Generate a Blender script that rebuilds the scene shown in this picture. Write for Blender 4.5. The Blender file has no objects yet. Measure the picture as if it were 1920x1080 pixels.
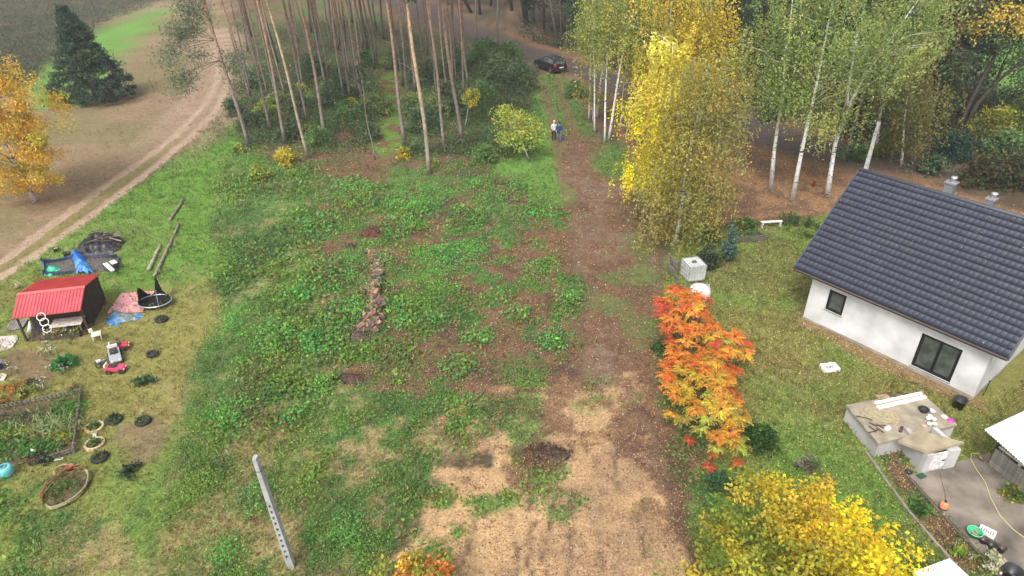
import bpy, bmesh, math, random, zlib
import numpy as np
from mathutils import Vector, Matrix

# ------------------------------------------------------------------ camera, sky, sun, exposure
S = bpy.context.scene
COL = S.collection
CAM_H, PITCH, F = 20.0, math.radians(31), 1280.0
cd = bpy.data.cameras.new('camera'); cam = bpy.data.objects.new('camera', cd); COL.objects.link(cam)
cam.location = (0, 0, CAM_H); cam.rotation_euler = (math.radians(90) - PITCH, 0, 0)
cd.sensor_width = 36; cd.lens = 24; cd.clip_start = 0.1; cd.clip_end = 2000
S.camera = cam
W = bpy.data.worlds.new('World'); S.world = W; W.use_nodes = True
wn = W.node_tree; bgn = wn.nodes['Background']
sky = wn.nodes.new('ShaderNodeTexSky'); sky.sky_type = 'NISHITA'; sky.sun_disc = False
SUN_EL, SUN_AZ = math.radians(50), math.radians(205)      # azimuth clockwise from +Y
sky.sun_elevation = SUN_EL; sky.sun_rotation = SUN_AZ
sky.dust_density = 3.0; sky.ozone_density = 1.0
hs = wn.nodes.new('ShaderNodeHueSaturation'); hs.inputs['Saturation'].default_value = 0.12   # overcast: nearly grey sky
wn.links.new(sky.outputs[0], hs.inputs['Color']); wn.links.new(hs.outputs[0], bgn.inputs[0])
bgn.inputs[1].default_value = 0.135
sd = bpy.data.lights.new('sun', 'SUN'); sun = bpy.data.objects.new('sun', sd); COL.objects.link(sun)
sd.energy = 1.5; sd.angle = math.radians(20); sd.color = (1.0, 0.965, 0.92)
sdir = Vector((math.sin(SUN_AZ) * math.cos(SUN_EL), math.cos(SUN_AZ) * math.cos(SUN_EL), math.sin(SUN_EL)))
sun.rotation_euler = sdir.to_track_quat('Z', 'Y').to_euler()
vs = S.view_settings; S.display_settings.display_device = 'sRGB'
vs.view_transform = 'Standard'; vs.look = 'None'; vs.gamma = 1; vs.exposure = 1.08; vs.use_curve_mapping = False
S.render.engine = 'CYCLES'
try: S.cycles.use_denoising = True
except Exception: pass
S.cycles.max_bounces = 8; S.cycles.diffuse_bounces = 6; S.cycles.transmission_bounces = 8; S.cycles.transparent_max_bounces = 6

HAZE, HZX = .00065, 460.0
rng = np.random.default_rng(7); rnd = random.Random(7)

# ------------------------------------------------------------------ placing helpers (survey of the ground from the photograph)
_c, _s = math.cos(PITCH), math.sin(PITCH)
def ray(x, y): return np.array([x - 960.0, _c * F + _s * (540.0 - y), -_s * F + _c * (540.0 - y)])
def G(x, y, z=0.0):
    d = ray(x, y); t = (z - CAM_H) / d[2]; return np.array([d[0] * t, d[1] * t, z])
def V(x, y, Y):
    d = ray(x, y); t = Y / d[1]; return np.array([d[0] * t, Y, CAM_H + d[2] * t])
def mpp(x, y):                                             # metres per photo pixel at a ground point
    p = G(x, y); return (p[1] * _c - (p[2] - CAM_H) * _s) / F
def GP(pts): return np.array([G(x, y)[:2] for x, y in pts])

# ------------------------------------------------------------------ noise
_lat = np.random.default_rng(3).random((256, 256))
def vnoise(x, y):
    xi = np.floor(x).astype(int); yi = np.floor(y).astype(int); fx = x - xi; fy = y - yi
    fx = fx * fx * (3 - 2 * fx); fy = fy * fy * (3 - 2 * fy)
    a = _lat[xi & 255, yi & 255]; b = _lat[(xi + 1) & 255, yi & 255]; c = _lat[xi & 255, (yi + 1) & 255]; d = _lat[(xi + 1) & 255, (yi + 1) & 255]
    return (a * (1 - fx) + b * fx) * (1 - fy) + (c * (1 - fx) + d * fx) * fy
def fbm(x, y, s, o=4, seed=0):
    x = np.asarray(x, float) / s + seed * 17.3; y = np.asarray(y, float) / s + seed * 31.7; t = 0; a = 0.5; n = 0
    for _ in range(o): t = t + a * vnoise(x, y); n += a; x = x * 2.03 + 5.1; y = y * 2.03 + 9.7; a *= 0.55
    return t / n
def sstep(a, b, v):
    t = np.clip((v - a) / (b - a), 0, 1); return t * t * (3 - 2 * t)

# ------------------------------------------------------------------ materials
def attr_mat(name, rough=0.8, nscale=6.0, namt=0.25, bump=0.0, bscale=None, transl=0.0, metal=0.0, spec=0.3, coord='Object'):
    m = bpy.data.materials.new(name); m.use_nodes = True; n = m.node_tree; b = n.nodes['Principled BSDF']; L = n.links.new
    at = n.nodes.new('ShaderNodeAttribute'); at.attribute_name = 'col'
    src = at.outputs['Color']
    if namt > 0:
        tc = n.nodes.new('ShaderNodeTexCoord'); nz = n.nodes.new('ShaderNodeTexNoise'); nz.inputs['Scale'].default_value = nscale; nz.inputs['Detail'].default_value = 5
        mr = n.nodes.new('ShaderNodeMapRange'); mr.inputs[1].default_value = 0.3; mr.inputs[2].default_value = 0.7; mr.inputs[3].default_value = 1 - namt; mr.inputs[4].default_value = 1 + namt
        mx = n.nodes.new('ShaderNodeMix'); mx.data_type = 'RGBA'; mx.blend_type = 'MULTIPLY'; mx.inputs[0].default_value = 1
        L(tc.outputs[coord], nz.inputs['Vector']); L(nz.outputs[0], mr.inputs[0]); L(src, mx.inputs[6]); L(mr.outputs[0], mx.inputs[7]); src = mx.outputs[2]
        if bump > 0:
            n2 = nz
            if bscale: n2 = n.nodes.new('ShaderNodeTexNoise'); n2.inputs['Scale'].default_value = bscale; n2.inputs['Detail'].default_value = 4; L(tc.outputs[coord], n2.inputs['Vector'])
            bp = n.nodes.new('ShaderNodeBump'); bp.inputs['Strength'].default_value = bump; bp.inputs['Distance'].default_value = 0.05
            L(n2.outputs[0], bp.inputs['Height']); L(bp.outputs[0], b.inputs['Normal'])
    L(src, b.inputs['Base Color']); b.inputs['Roughness'].default_value = rough; b.inputs['Metallic'].default_value = metal
    b.inputs['Specular IOR Level'].default_value = spec
    if transl > 0:
        tr = n.nodes.new('ShaderNodeBsdfTranslucent'); L(src, tr.inputs['Color'])
        ms = n.nodes.new('ShaderNodeMixShader'); ms.inputs[0].default_value = transl
        L(b.outputs[0], ms.inputs[1]); L(tr.outputs[0], ms.inputs[2]); L(ms.outputs[0], n.nodes['Material Output'].inputs[0])
    return m
M = {
    'leaf': attr_mat('leaf', 0.6, namt=0, transl=0.46, spec=0.25),
    'needle': attr_mat('needle', 0.65, namt=0, transl=0.12, spec=0.2),
    'bark': attr_mat('bark', 0.9, 4.0, 0.35, 0.5, 9, spec=0.1),
    'plain': attr_mat('plain', 0.65, 5.0, 0.14, 0.1, 20),
    'plastic': attr_mat('plastic', 0.4, 6.0, 0.12, spec=0.5),
    'cloth': attr_mat('cloth', 0.85, 6.0, 0.2, 0.3, 12, spec=0.15),
    'tarp': attr_mat('tarp', 0.45, 3.0, 0.25, 0.4, 6, spec=0.5),
    'wood': attr_mat('wood', 0.85, 7.0, 0.35, 0.4, 16, spec=0.1),
    'concrete': attr_mat('concrete', 0.85, 2.2, 0.26, 0.25, 18, spec=0.2),
    'yard': attr_mat('yard', 0.65, 0.9, 0.5, 0.2, 20, spec=0.35),
    'plaster': attr_mat('plaster', 0.9, 0.8, 0.24, 0.3, 12, spec=0.15),
    'rubber': attr_mat('rubber', 0.7, 8.0, 0.2, 0.2, 30),
    'sheet': attr_mat('sheet', 0.42, 1.6, 0.22, spec=0.5),
    'tile': attr_mat('tile', 0.5, 1.3, 0.14, 0.05, 30, spec=0.4),
    'car': attr_mat('car', 0.18, 2.0, 0.1, spec=0.6, metal=0.3),
    'metal': attr_mat('metal', 0.35, 6.0, 0.15, metal=0.8),
    'ground': attr_mat('ground', 0.95, 9.0, 0.30, 0.9, 16, spec=0.05),
}
def ground_mat():
    m = attr_mat('ground', 0.95, 2.6, 0.16, 0, spec=0.05); n = m.node_tree; L = n.links.new; b = n.nodes['Principled BSDF']
    src = b.inputs['Base Color'].links[0].from_socket; tc = n.nodes.new('ShaderNodeTexCoord'); hs_ = []
    for sc, amt, det in ((10.0, .26, 3), (34.0, .22, 2)):
        nz = n.nodes.new('ShaderNodeTexNoise'); nz.inputs['Scale'].default_value = sc; nz.inputs['Detail'].default_value = det; L(tc.outputs['Object'], nz.inputs['Vector'])
        mr = n.nodes.new('ShaderNodeMapRange'); mr.inputs[1].default_value = .32; mr.inputs[2].default_value = .68; mr.inputs[3].default_value = 1 - amt; mr.inputs[4].default_value = 1 + amt; L(nz.outputs[0], mr.inputs[0])
        mx = n.nodes.new('ShaderNodeMix'); mx.data_type = 'RGBA'; mx.blend_type = 'MULTIPLY'; mx.inputs[0].default_value = 1; L(src, mx.inputs[6]); L(mr.outputs[0], mx.inputs[7]); src = mx.outputs[2]; hs_.append(nz)
    L(src, b.inputs['Base Color']); ad = n.nodes.new('ShaderNodeMath'); ad.operation = 'ADD'; L(hs_[0].outputs[0], ad.inputs[0]); L(hs_[1].outputs[0], ad.inputs[1])
    bp = n.nodes.new('ShaderNodeBump'); bp.inputs['Strength'].default_value = .55; bp.inputs['Distance'].default_value = .06; L(ad.outputs[0], bp.inputs['Height']); L(bp.outputs[0], b.inputs['Normal']); return m
M['ground'] = ground_mat()
def birch_bark():
    m = attr_mat('birch_bark', 0.75, 3.0, 0.15, 0.2, 10, spec=0.2); n = m.node_tree; L = n.links.new; b = n.nodes['Principled BSDF']
    src = b.inputs['Base Color'].links[0].from_socket
    tc = n.nodes.new('ShaderNodeTexCoord'); mp = n.nodes.new('ShaderNodeMapping'); mp.inputs['Scale'].default_value = (2.2, 2.2, 5.5)
    nz = n.nodes.new('ShaderNodeTexNoise'); nz.inputs['Scale'].default_value = 1.6; nz.inputs['Detail'].default_value = 3
    cr = n.nodes.new('ShaderNodeValToRGB'); cr.color_ramp.elements[0].position = 0.36; cr.color_ramp.elements[1].position = 0.43
    cr.color_ramp.elements[0].color = (0.10, 0.09, 0.08, 1); cr.color_ramp.elements[1].color = (1, 1, 1, 1)
    mx = n.nodes.new('ShaderNodeMix'); mx.data_type = 'RGBA'; mx.blend_type = 'MULTIPLY'; mx.inputs[0].default_value = 1
    L(tc.outputs['Object'], mp.inputs[0]); L(mp.outputs[0], nz.inputs['Vector']); L(nz.outputs[0], cr.inputs[0]); L(src, mx.inputs[6]); L(cr.outputs[0], mx.inputs[7]); L(mx.outputs[2], b.inputs['Base Color'])
    return m
M['birch'] = birch_bark()
def glass_mat():
    m = bpy.data.materials.new('window_glass'); m.use_nodes = True; b = m.node_tree.nodes['Principled BSDF']
    b.inputs['Base Color'].default_value = (0.035, 0.045, 0.042, 1); b.inputs['Roughness'].default_value = 0.06; b.inputs['Specular IOR Level'].default_value = 0.7
    n = m.node_tree; nz = n.nodes.new('ShaderNodeTexNoise'); nz.inputs['Scale'].default_value = 2.0; cr = n.nodes.new('ShaderNodeValToRGB')
    cr.color_ramp.elements[0].color = (0.035, 0.045, 0.04, 1); cr.color_ramp.elements[1].color = (0.10, 0.11, 0.10, 1)
    cr.color_ramp.elements[0].position = 0.35; cr.color_ramp.elements[1].position = 0.75
    tc = n.nodes.new('ShaderNodeTexCoord'); n.links.new(tc.outputs['Object'], nz.inputs['Vector']); n.links.new(nz.outputs[0], cr.inputs[0]); n.links.new(cr.outputs[0], b.inputs['Base Color'])
    return m
M['glass'] = glass_mat()

# ------------------------------------------------------------------ mesh helpers
def mesh_np(name, verts, faces, cols, mat, smooth=False):
    """verts (N,3), faces (K,k) same-size polygons, cols (N,3)"""
    me = bpy.data.meshes.new(name); verts = np.asarray(verts, np.float32); faces = np.asarray(faces, np.int32); k = faces.shape[1]
    me.vertices.add(len(verts)); me.vertices.foreach_set('co', verts.ravel())
    me.loops.add(faces.size); me.loops.foreach_set('vertex_index', faces.ravel())
    me.polygons.add(len(faces)); me.polygons.foreach_set('loop_start', np.arange(0, faces.size, k, dtype=np.int32))
    me.update(calc_edges=True)
    a = me.color_attributes.new('col', 'FLOAT_COLOR', 'POINT')
    c4 = np.ones((len(verts), 4), np.float32); c4[:, :3] = cols; a.data.foreach_set('color', c4.ravel())
    me.materials.append(mat)
    if smooth: me.polygons.foreach_set('use_smooth', np.ones(len(faces), bool))
    me.update(); return me
def link(name, me, parent=None, loc=(0, 0, 0), rotz=0):
    o = bpy.data.objects.new(name, me); COL.objects.link(o); o.location = loc; o.rotation_euler = (0, 0, rotz)
    if parent is not None: o.parent = parent
    return o
def tag(o, label=None, cat=None, group=None, kind=None):
    if label: o['label'] = label
    if cat: o['category'] = cat
    if group: o['group'] = group
    if kind: o['kind'] = kind
    return o
def thing(name, label, cat, loc=(0, 0, 0), rotz=0, group=None):
    o = bpy.data.objects.new(name, None); COL.objects.link(o); o.empty_display_size = 0.3
    o.location = [float(v) for v in loc]; o.rotation_euler = (0, 0, rotz); return tag(o, label, cat, group)

class MB:
    def __init__(s): s.v = []; s.f = []; s.c = []
    def add(s, vs, fs, col):
        o = len(s.v); s.v += [tuple(float(a) for a in v) for v in vs]; s.f += [tuple(i + o for i in f) for f in fs]
        if isinstance(col, list): s.c += col
        else: s.c += [col] * len(vs)
        return s
    def box(s, c, d, col, rz=0, M4=None):
        vs = []
        ca, sa = math.cos(rz), math.sin(rz)
        for i in (-.5, .5):
            for j in (-.5, .5):
                for k in (-.5, .5):
                    x, y, z = i * d[0], j * d[1], k * d[2]
                    p = Vector((x * ca - y * sa + c[0], x * sa + y * ca + c[1], z + c[2]))
                    if M4 is not None: p = M4 @ p
                    vs.append(p)
        return s.add(vs, [(0, 1, 3, 2), (4, 6, 7, 5), (0, 4, 5, 1), (2, 3, 7, 6), (0, 2, 6, 4), (1, 5, 7, 3)], col)
    def prism(s, poly, z0, z1, col):                       # poly: ccw xy list
        n = len(poly); vs = [(p[0], p[1], z0) for p in poly] + [(p[0], p[1], z1) for p in poly]
        return s.add(vs, [tuple(range(n - 1, -1, -1)), tuple(range(n, 2 * n))] + [(i, (i + 1) % n, n + (i + 1) % n, n + i) for i in range(n)], col)
    def quadbox(s, top4, thick, col):                      # sloped slab under four top points
        t = [Vector(p) for p in top4]; b = [p - Vector((0, 0, thick)) for p in t]
        return s.add(t + b, [(0, 1, 2, 3), (7, 6, 5, 4), (0, 4, 5, 1), (1, 5, 6, 2), (2, 6, 7, 3), (3, 7, 4, 0)], col)
    def tube(s, pts, rad, n=6, col=(.5, .5, .5), cols=None, cap=True, closed=False):
        pts = [Vector(p) for p in pts]; N = len(pts); vs = []; fs = []; cc = []
        if not hasattr(rad, '__len__'): rad = [rad] * N
        ref = None
        for i, p in enumerate(pts):
            if closed: t = pts[(i + 1) % N] - pts[i - 1]
            else: t = pts[min(i + 1, N - 1)] - pts[max(i - 1, 0)]
            if t.length < 1e-9: t = Vector((0, 0, 1))
            t.normalize()
            if ref is None: ref = Vector((1, 0, 0)) if abs(t.x) < .9 else Vector((0, 1, 0))
            a = (ref - t * ref.dot(t))
            if a.length < 1e-6: a = t.orthogonal()
            a.normalize(); ref = a; b = t.cross(a)
            for k in range(n):
                an = 2 * math.pi * k / n; vs.append(p + (a * math.cos(an) + b * math.sin(an)) * rad[i]); cc.append(cols[i] if cols else col)
        for i in range(N if closed else N - 1):
            j = (i + 1) % N
            for k in range(n): fs.append((i * n + k, i * n + (k + 1) % n, j * n + (k + 1) % n, j * n + k))
        if cap and not closed: fs.append(tuple(range(n - 1, -1, -1))); fs.append(tuple((N - 1) * n + k for k in range(n)))
        return s.add(vs, fs, cc)
    def lathe(s, prof, n, col, M4=None, cols=None):
        vs = []; fs = []; cc = []
        for i, (r, z) in enumerate(prof):
            for k in range(n):
                an = 2 * math.pi * k / n; p = Vector((r * math.cos(an), r * math.sin(an), z)); vs.append(M4 @ p if M4 is not None else p); cc.append(cols[i] if cols else col)
        for i in range(len(prof) - 1):
            for k in range(n): fs.append((i * n + k, i * n + (k + 1) % n, (i + 1) * n + (k + 1) % n, (i + 1) * n + k))
        return s.add(vs, fs, cc)
    def torus(s, R, r, col, c=(0, 0, 0), n=20, m=7, M4=None, ry=None):
        vs = []; fs = []
        for i in range(n):
            a = 2 * math.pi * i / n
            for k in range(m):
                b = 2 * math.pi * k / m; p = Vector(((R + r * math.cos(b)) * math.cos(a), ((ry or R) + r * math.cos(b)) * math.sin(a), r * math.sin(b)))
                vs.append((M4 @ p if M4 is not None else p) + Vector(c))
        for i in range(n):
            for k in range(m): fs.append((i * m + k, ((i + 1) % n) * m + k, ((i + 1) % n) * m + (k + 1) % m, i * m + (k + 1) % m))
        return s.add(vs, fs, col)
    def mesh(s, name, mat, smooth=False):
        me = bpy.data.meshes.new(name); me.from_pydata(s.v, [], s.f)
        a = me.color_attributes.new('col', 'FLOAT_COLOR', 'POINT'); c4 = np.ones((len(s.v), 4), np.float32); c4[:, :3] = np.array(s.c, np.float32)[:, :3]
        a.data.foreach_set('color', c4.ravel()); me.materials.append(mat)
        if smooth: me.polygons.foreach_set('use_smooth', np.ones(len(me.polygons), bool))
        me.update(); return me
    def build(s, name, mat, parent=None, loc=(0, 0, 0), rotz=0, smooth=False): return link(name, s.mesh(name, M[mat] if isinstance(mat, str) else mat, smooth), parent, loc, rotz)
def T(x, y, z): return Matrix.Translation((x, y, z))
def R(a, ax): return Matrix.Rotation(a, 4, ax)

# ------------------------------------------------------------------ leaves and trees
def quads(P, L_, W_, droop=0.0, up=0.4, g=rng, dirs=None):
    """leaf diamonds at P (N,3): length L_, width W_; droop pulls the axis down, up pulls the normal up"""
    N = len(P)
    d = g.normal(size=(N, 3)); d[:, 2] -= droop * 1.5
    if dirs is not None: d = d * 0.35 + dirs
    d /= np.linalg.norm(d, axis=1)[:, None] + 1e-9
    nrm = g.normal(size=(N, 3)); nrm[:, 2] += up * 2
    s_ = np.cross(d, nrm); s_ /= np.linalg.norm(s_, axis=1)[:, None] + 1e-9
    L_ = (np.ones(N) * L_)[:, None]; W_ = (np.ones(N) * W_)[:, None]
    v = np.stack([P, P + d * L_ * .45 + s_ * W_ * .5, P + d * L_, P + d * L_ * .45 - s_ * W_ * .5], 1)
    return v.reshape(-1, 3)
def leaf_mesh(name, verts, cols4, mat='leaf'):
    n = len(verts) // 4
    return mesh_np(name, verts, np.arange(n * 4).reshape(n, 4), np.repeat(cols4, 4, axis=0), M[mat])
def pick(pal, k, g=rng):
    w = np.array([p[1] for p in pal], float); w /= w.sum(); return np.array([p[0] for p in pal])[g.choice(len(pal), k, p=w)]
def jitter(c, amt, g=rng):
    b = 1 + g.normal(size=(len(c), 1)) * amt; h = 1 + g.normal(size=(len(c), 3)) * amt * .35
    return np.clip(c * b * h, 0.004, 0.9)

def crown_verts(z0, z1, R_, prof, ncl, per, sig, leaf, pal, style='round', g=rng, colfn=None, jit=.18, bias=.5, irr=.72):
    """clump centres in an envelope with radius prof(t)*R_; returns leaf verts, cols and the centres (for limbs)"""
    t = g.random(ncl); keep = g.random(ncl) < (0.25 + 0.75 * np.array([prof(a) for a in t])); t = t[keep]; ncl = len(t)
    pr = np.array([prof(a) for a in t]); an = g.random(ncl) * 2 * np.pi; rr = R_ * pr * np.power(g.random(ncl), bias) * (1 - .55 * irr + irr * g.random(ncl)) * (1 + irr * 1.3 * (fbm(np.cos(an) * 1.2 + z1, t * 3.5 + np.sin(an) * 1.2 + R_, 1, 2, 77) - .5)); rr = np.minimum(rr, R_ * pr * 1.08)
    C = np.stack([rr * np.cos(an), rr * np.sin(an), z0 + (z1 - z0) * t], 1)
    base = pick(pal, ncl, g) if colfn is None else colfn(C, g)
    base = jitter(base, .12, g)
    P = []; CI = []
    if style == 'weep':
        ns = max(3, per // 14)
        for i in range(ncl):
            o = g.normal(size=(ns, 2)) * sig * .75; ln = (0.5 + g.random(ns) * 1.4) * sig * 2.3
            k = per // ns; u = g.random((ns, k))
            p = np.empty((ns, k, 3)); arch = 1 - u * .25
            p[..., 0] = C[i, 0] + o[:, None, 0] * (1 + .25 * u) + g.normal(size=(ns, k)) * .06; p[..., 1] = C[i, 1] + o[:, None, 1] * (1 + .25 * u) + g.normal(size=(ns, k)) * .06
            p[..., 2] = C[i, 2] + .35 * sig - (np.hypot(o[:, 0], o[:, 1])[:, None]) * .35 - u * ln[:, None]
            P.append(p.reshape(-1, 3)); CI.append(np.full(ns * k, i))
    else:
        fl = .55 if style == 'flat' else .8
        for i in range(ncl):
            k = max(3, int(per * (0.6 + .8 * g.random())))
            q = g.normal(size=(k, 3)); q /= np.linalg.norm(q, axis=1)[:, None]; q *= sig * np.power(g.random((k, 1)), .45) * np.array([1, 1, fl]) * (.7 + .6 * g.random())
            P.append(C[i] + q); CI.append(np.full(k, i))
    P = np.concatenate(P); CI = np.concatenate(CI)
    P = P[P[:, 2] > 0.03] if False else P
    P[:, 2] = np.maximum(P[:, 2], .05)
    lv = leaf * (0.75 + .5 * g.random(len(P)))
    vv = quads(P, lv, lv * (.6 if style != 'weep' else .55), droop=.5 if style == 'weep' else .15, up=.5, g=g)
    return vv, jitter(base[CI], jit, g), C

def trunk_mb(path, rad, col, n=7, cols=None):
    return MB().tube(path, rad, n, col, cols)
def bend_path(H, lean, wob=.15, k=8, g=rng):
    ph = g.random() * 6; return [Vector((lean[0] * (i / k) ** 1.0 + wob * math.sin(ph + i * .9) * (i / k), lean[1] * (i / k) + wob * math.cos(ph * 1.7 + i * .8) * (i / k), H * i / k)) for i in range(k + 1)]
def path_at(path, z):
    for a, b in zip(path, path[1:]):
        if z <= b.z: f = (z - a.z) / max(b.z - a.z, 1e-6); return a.lerp(b, max(0, f))
    return path[-1].copy()

def make_tree(name, label, cat, loc, H, z0, R_, prof, pal, leaf=.16, ncl=60, per=120, sig=.7, style='round', lean=(0, 0), bark='bark', bcol=(.16, .13, .11), rad=.14,
              group=None, colfn=None, limbs=14, wob=.2, jit=.18, shared=None, rotz=0, bias=.5, path=None, matl='leaf', lcol=None, droopy=None):
    t = thing(name, label, cat, loc, rotz, group)
    if shared is not None:
        for nm, me in shared: link(nm, me, t)
        return t
    path = path or bend_path(H * .96, lean, wob)
    vv, cc, C = crown_verts(z0, H, R_, prof, ncl, per, sig, leaf, pal, style, g=np.random.default_rng(zlib.crc32(label.encode())), colfn=colfn, jit=jit, bias=bias, irr=.25 if matl == 'needle' else .72)
    off = np.array([path_at(path, float(z))[:2] for z in np.linspace(0, H, 40)])
    zi = np.linspace(0, H, 40); vv[:, 0] += np.interp(vv[:, 2], zi, off[:, 0]); vv[:, 1] += np.interp(vv[:, 2], zi, off[:, 1])
    n = len(path); mb = MB().tube(path, [rad * (1 - .85 * (i / (n - 1)) ** 1.1) * (1.35 if i == 0 else 1) for i in range(n)], 7, bcol)
    order = rng.permutation(len(C))[:limbs]
    for i in order:
        c = C[i]; zc = max(z0 * .6, c[2] - .55 * math.hypot(c[0], c[1]) - .2); a = path_at(path, zc); e = Vector((c[0], c[1], c[2])) + Vector((*[float(np.interp(c[2], zi, off[:, q])) for q in (0, 1)], 0))
        m_ = a.lerp(e, .5) + Vector((0, 0, .12 * (e - a).length)); r0 = rad * .38 * (1 - .6 * zc / H)
        mb.tube([a, m_, e], [r0, r0 * .6, .012], 5, lcol or bcol)
    mb.build('trunk', bark, t, smooth=True)
    link('crown', leaf_mesh('crown', vv, cc, matl), t)
    return t
P_OVAL = lambda t: math.sin(math.pi * min(1, max(0, .08 + .9 * t))) ** .6
P_TOP = lambda t: (min(1, t * 3.2 + .35)) * (1 - max(0, t - .45) / .6) ** .7
P_CONE = lambda t: (1 - t) ** .85 + .03
P_BUSH = lambda t: math.sqrt(max(0.02, 1 - (t * .95) ** 2))

# ================================================================== GROUND
def psd(poly, x, y):
    d = np.full(x.shape, 1e9); ins = np.zeros(x.shape, bool); n = len(poly)
    for i in range(n):
        ax, ay = poly[i]; bx, by = poly[(i + 1) % n]; ex, ey = bx - ax, by - ay
        t = np.clip(((x - ax) * ex + (y - ay) * ey) / (ex * ex + ey * ey + 1e-9), 0, 1)
        d = np.minimum(d, np.hypot(x - ax - t * ex, y - ay - t * ey))
        if ay != by: ins ^= ((ay > y) != (by > y)) & (x < (bx - ax) * (y - ay) / (by - ay) + ax)
    return np.where(ins, -d, d)
def pld(line, x, y):
    d = np.full(x.shape, 1e9)
    for (ax, ay), (bx, by) in zip(line, line[1:]):
        ex, ey = bx - ax, by - ay; t = np.clip(((x - ax) * ex + (y - ay) * ey) / (ex * ex + ey * ey + 1e-9), 0, 1)
        d = np.minimum(d, np.hypot(x - ax - t * ex, y - ay - t * ey))
    return d
Z = {k: GP(v) for k, v in {
    'meadow': [(-900, 760), (0, 510), (120, 425), (250, 330), (350, 255), (400, 195), (425, 150), (430, 90), (420, 0), (300, 0), (-400, 0), (-1200, 200)],
    'heath': [(-300, 0), (300, 0), (270, 18), (190, 42), (100, 108), (60, 150), (0, 175), (-500, 260)],
    'strip': [(45, 160), (105, 112), (195, 48), (290, 14), (316, 22), (262, 75), (222, 112), (190, 165), (140, 198), (60, 205)],
    'lawn': [(-900, 780), (0, 525), (120, 440), (250, 352), (350, 280), (405, 215), (432, 190), (452, 268), (430, 330), (405, 420), (408, 520), (400, 600), (375, 690), (345, 790), (330, 900), (300, 1080), (250, 1500), (-900, 1500)],
    'weed': [(425, 300), (470, 285), (560, 318), (600, 345), (560, 420), (590, 520), (640, 600), (620, 690), (700, 735), (830, 770), (850, 830), (830, 905), (770, 1000), (735, 1080), (700, 1300), (250, 1300), (310, 1060), (330, 900), (350, 780), (378, 680), (402, 600), (410, 520), (405, 420)],
    'mixed': [(560, 305), (700, 300), (820, 330), (1000, 330), (1055, 350), (1075, 420), (1090, 520), (1085, 640), (1065, 730), (1000, 745), (900, 730), (850, 770), (700, 735), (600, 700), (600, 560), (560, 450)],
    'grassbank': [(985, 165), (1012, 150), (1030, 215), (1048, 300), (1062, 372), (1035, 385), (985, 372), (940, 330), (900, 310), (960, 290), (990, 240)],
    'drive': [(1003, 140), (1060, 138), (1080, 190), (1110, 240), (1180, 330), (1225, 440), (1250, 540), (1245, 640), (1225, 700), (1240, 780), (1100, 760), (1085, 640), (1092, 520), (1075, 420), (1060, 360), (1035, 240)],
    'sand': [(835, 790), (880, 760), (905, 738), (960, 725), (1050, 722), (1110, 740), (1185, 700), (1205, 760), (1230, 830), (1270, 900), (1290, 960), (1305, 1080), (1310, 1400), (650, 1400), (735, 1080), (745, 1040), (790, 1000), (815, 930), (835, 890), (905, 880), (900, 855), (835, 860), (860, 830)],
    'rlawn': [(1250, 420), (1330, 425), (1420, 430), (1560, 400), (1640, 420), (2300, 560), (2400, 1400), (1330, 1400), (1320, 1080), (1310, 980), (1270, 890), (1235, 800), (1215, 720), (1222, 600), (1250, 520)],
    'rgrassdk': [(1215, 590), (1250, 600), (1255, 700), (1290, 830), (1330, 850), (1330, 960), (1270, 880), (1240, 800), (1218, 720)],
    'leaffloor': [(1150, 250), (1180, 200), (1385, 262), (1560, 330), (1700, 330), (1930, 400), (2400, 470), (2400, 640), (1920, 500), (1600, 400), (1545, 402), (1420, 415), (1330, 420), (1240, 440), (1190, 330)],
    'road': [(700, -40), (770, -10), (800, 0), (880, 38), (985, 82), (1090, 116), (1180, 148), (1400, 214), (1560, 262), (1640, 282), (1800, 308), (2400, 400), (2400, 450), (1920, 350), (1640, 318), (1560, 312), (1380, 262), (1180, 190), (1075, 142), (960, 108), (870, 80), (770, 36), (690, 0), (620, -40)],
    'pinefloor': [(430, 100), (440, 40), (620, -60), (770, 36), (960, 108), (1005, 140), (1035, 240), (990, 300), (820, 330), (700, 305), (600, 330), (470, 285), (440, 200)],
    'brownA': [(480, 262), (525, 258), (600, 290), (690, 262), (738, 295), (690, 330), (600, 345), (570, 318), (500, 285)],
    'brownB': [(590, 310), (720, 300), (740, 330), (690, 350), (640, 355)],
    'brownC': [(700, 640), (860, 600), (960, 620), (1060, 640), (1070, 720), (960, 730), (890, 745), (860, 690), (770, 690)],
    'brownD': [(940, 840), (1000, 820), (1060, 835), (1065, 870), (1030, 885), (985, 870)],
    'brownE': [(1180, 755), (1235, 785), (1285, 870), (1310, 980), (1315, 1080), (1285, 1060), (1255, 960), (1215, 890), (1150, 850), (1120, 800)],
    'dryL': [(235, 790), (300, 790), (325, 815), (300, 860), (250, 868), (225, 835)],
    'dirtL': [(25, 650), (90, 655), (100, 700), (60, 725), (10, 700)],
    'bedsoil': [(0, 765), (155, 738), (140, 848), (40, 870), (-80, 880), (-80, 780)],
    'plinth': [(1505, 590), (1840, 745), (1835, 765), (1740, 728), (1640, 690), (1550, 635), (1495, 612)],
    'border': [(1640, 850), (1690, 830), (1712, 900), (1880, 1085), (1800, 1085), (1720, 970)],
    'gap': [(1790, 30), (1930, 30), (1990, 120), (1930, 190), (1850, 165), (1800, 110)],
}.items()}
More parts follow.
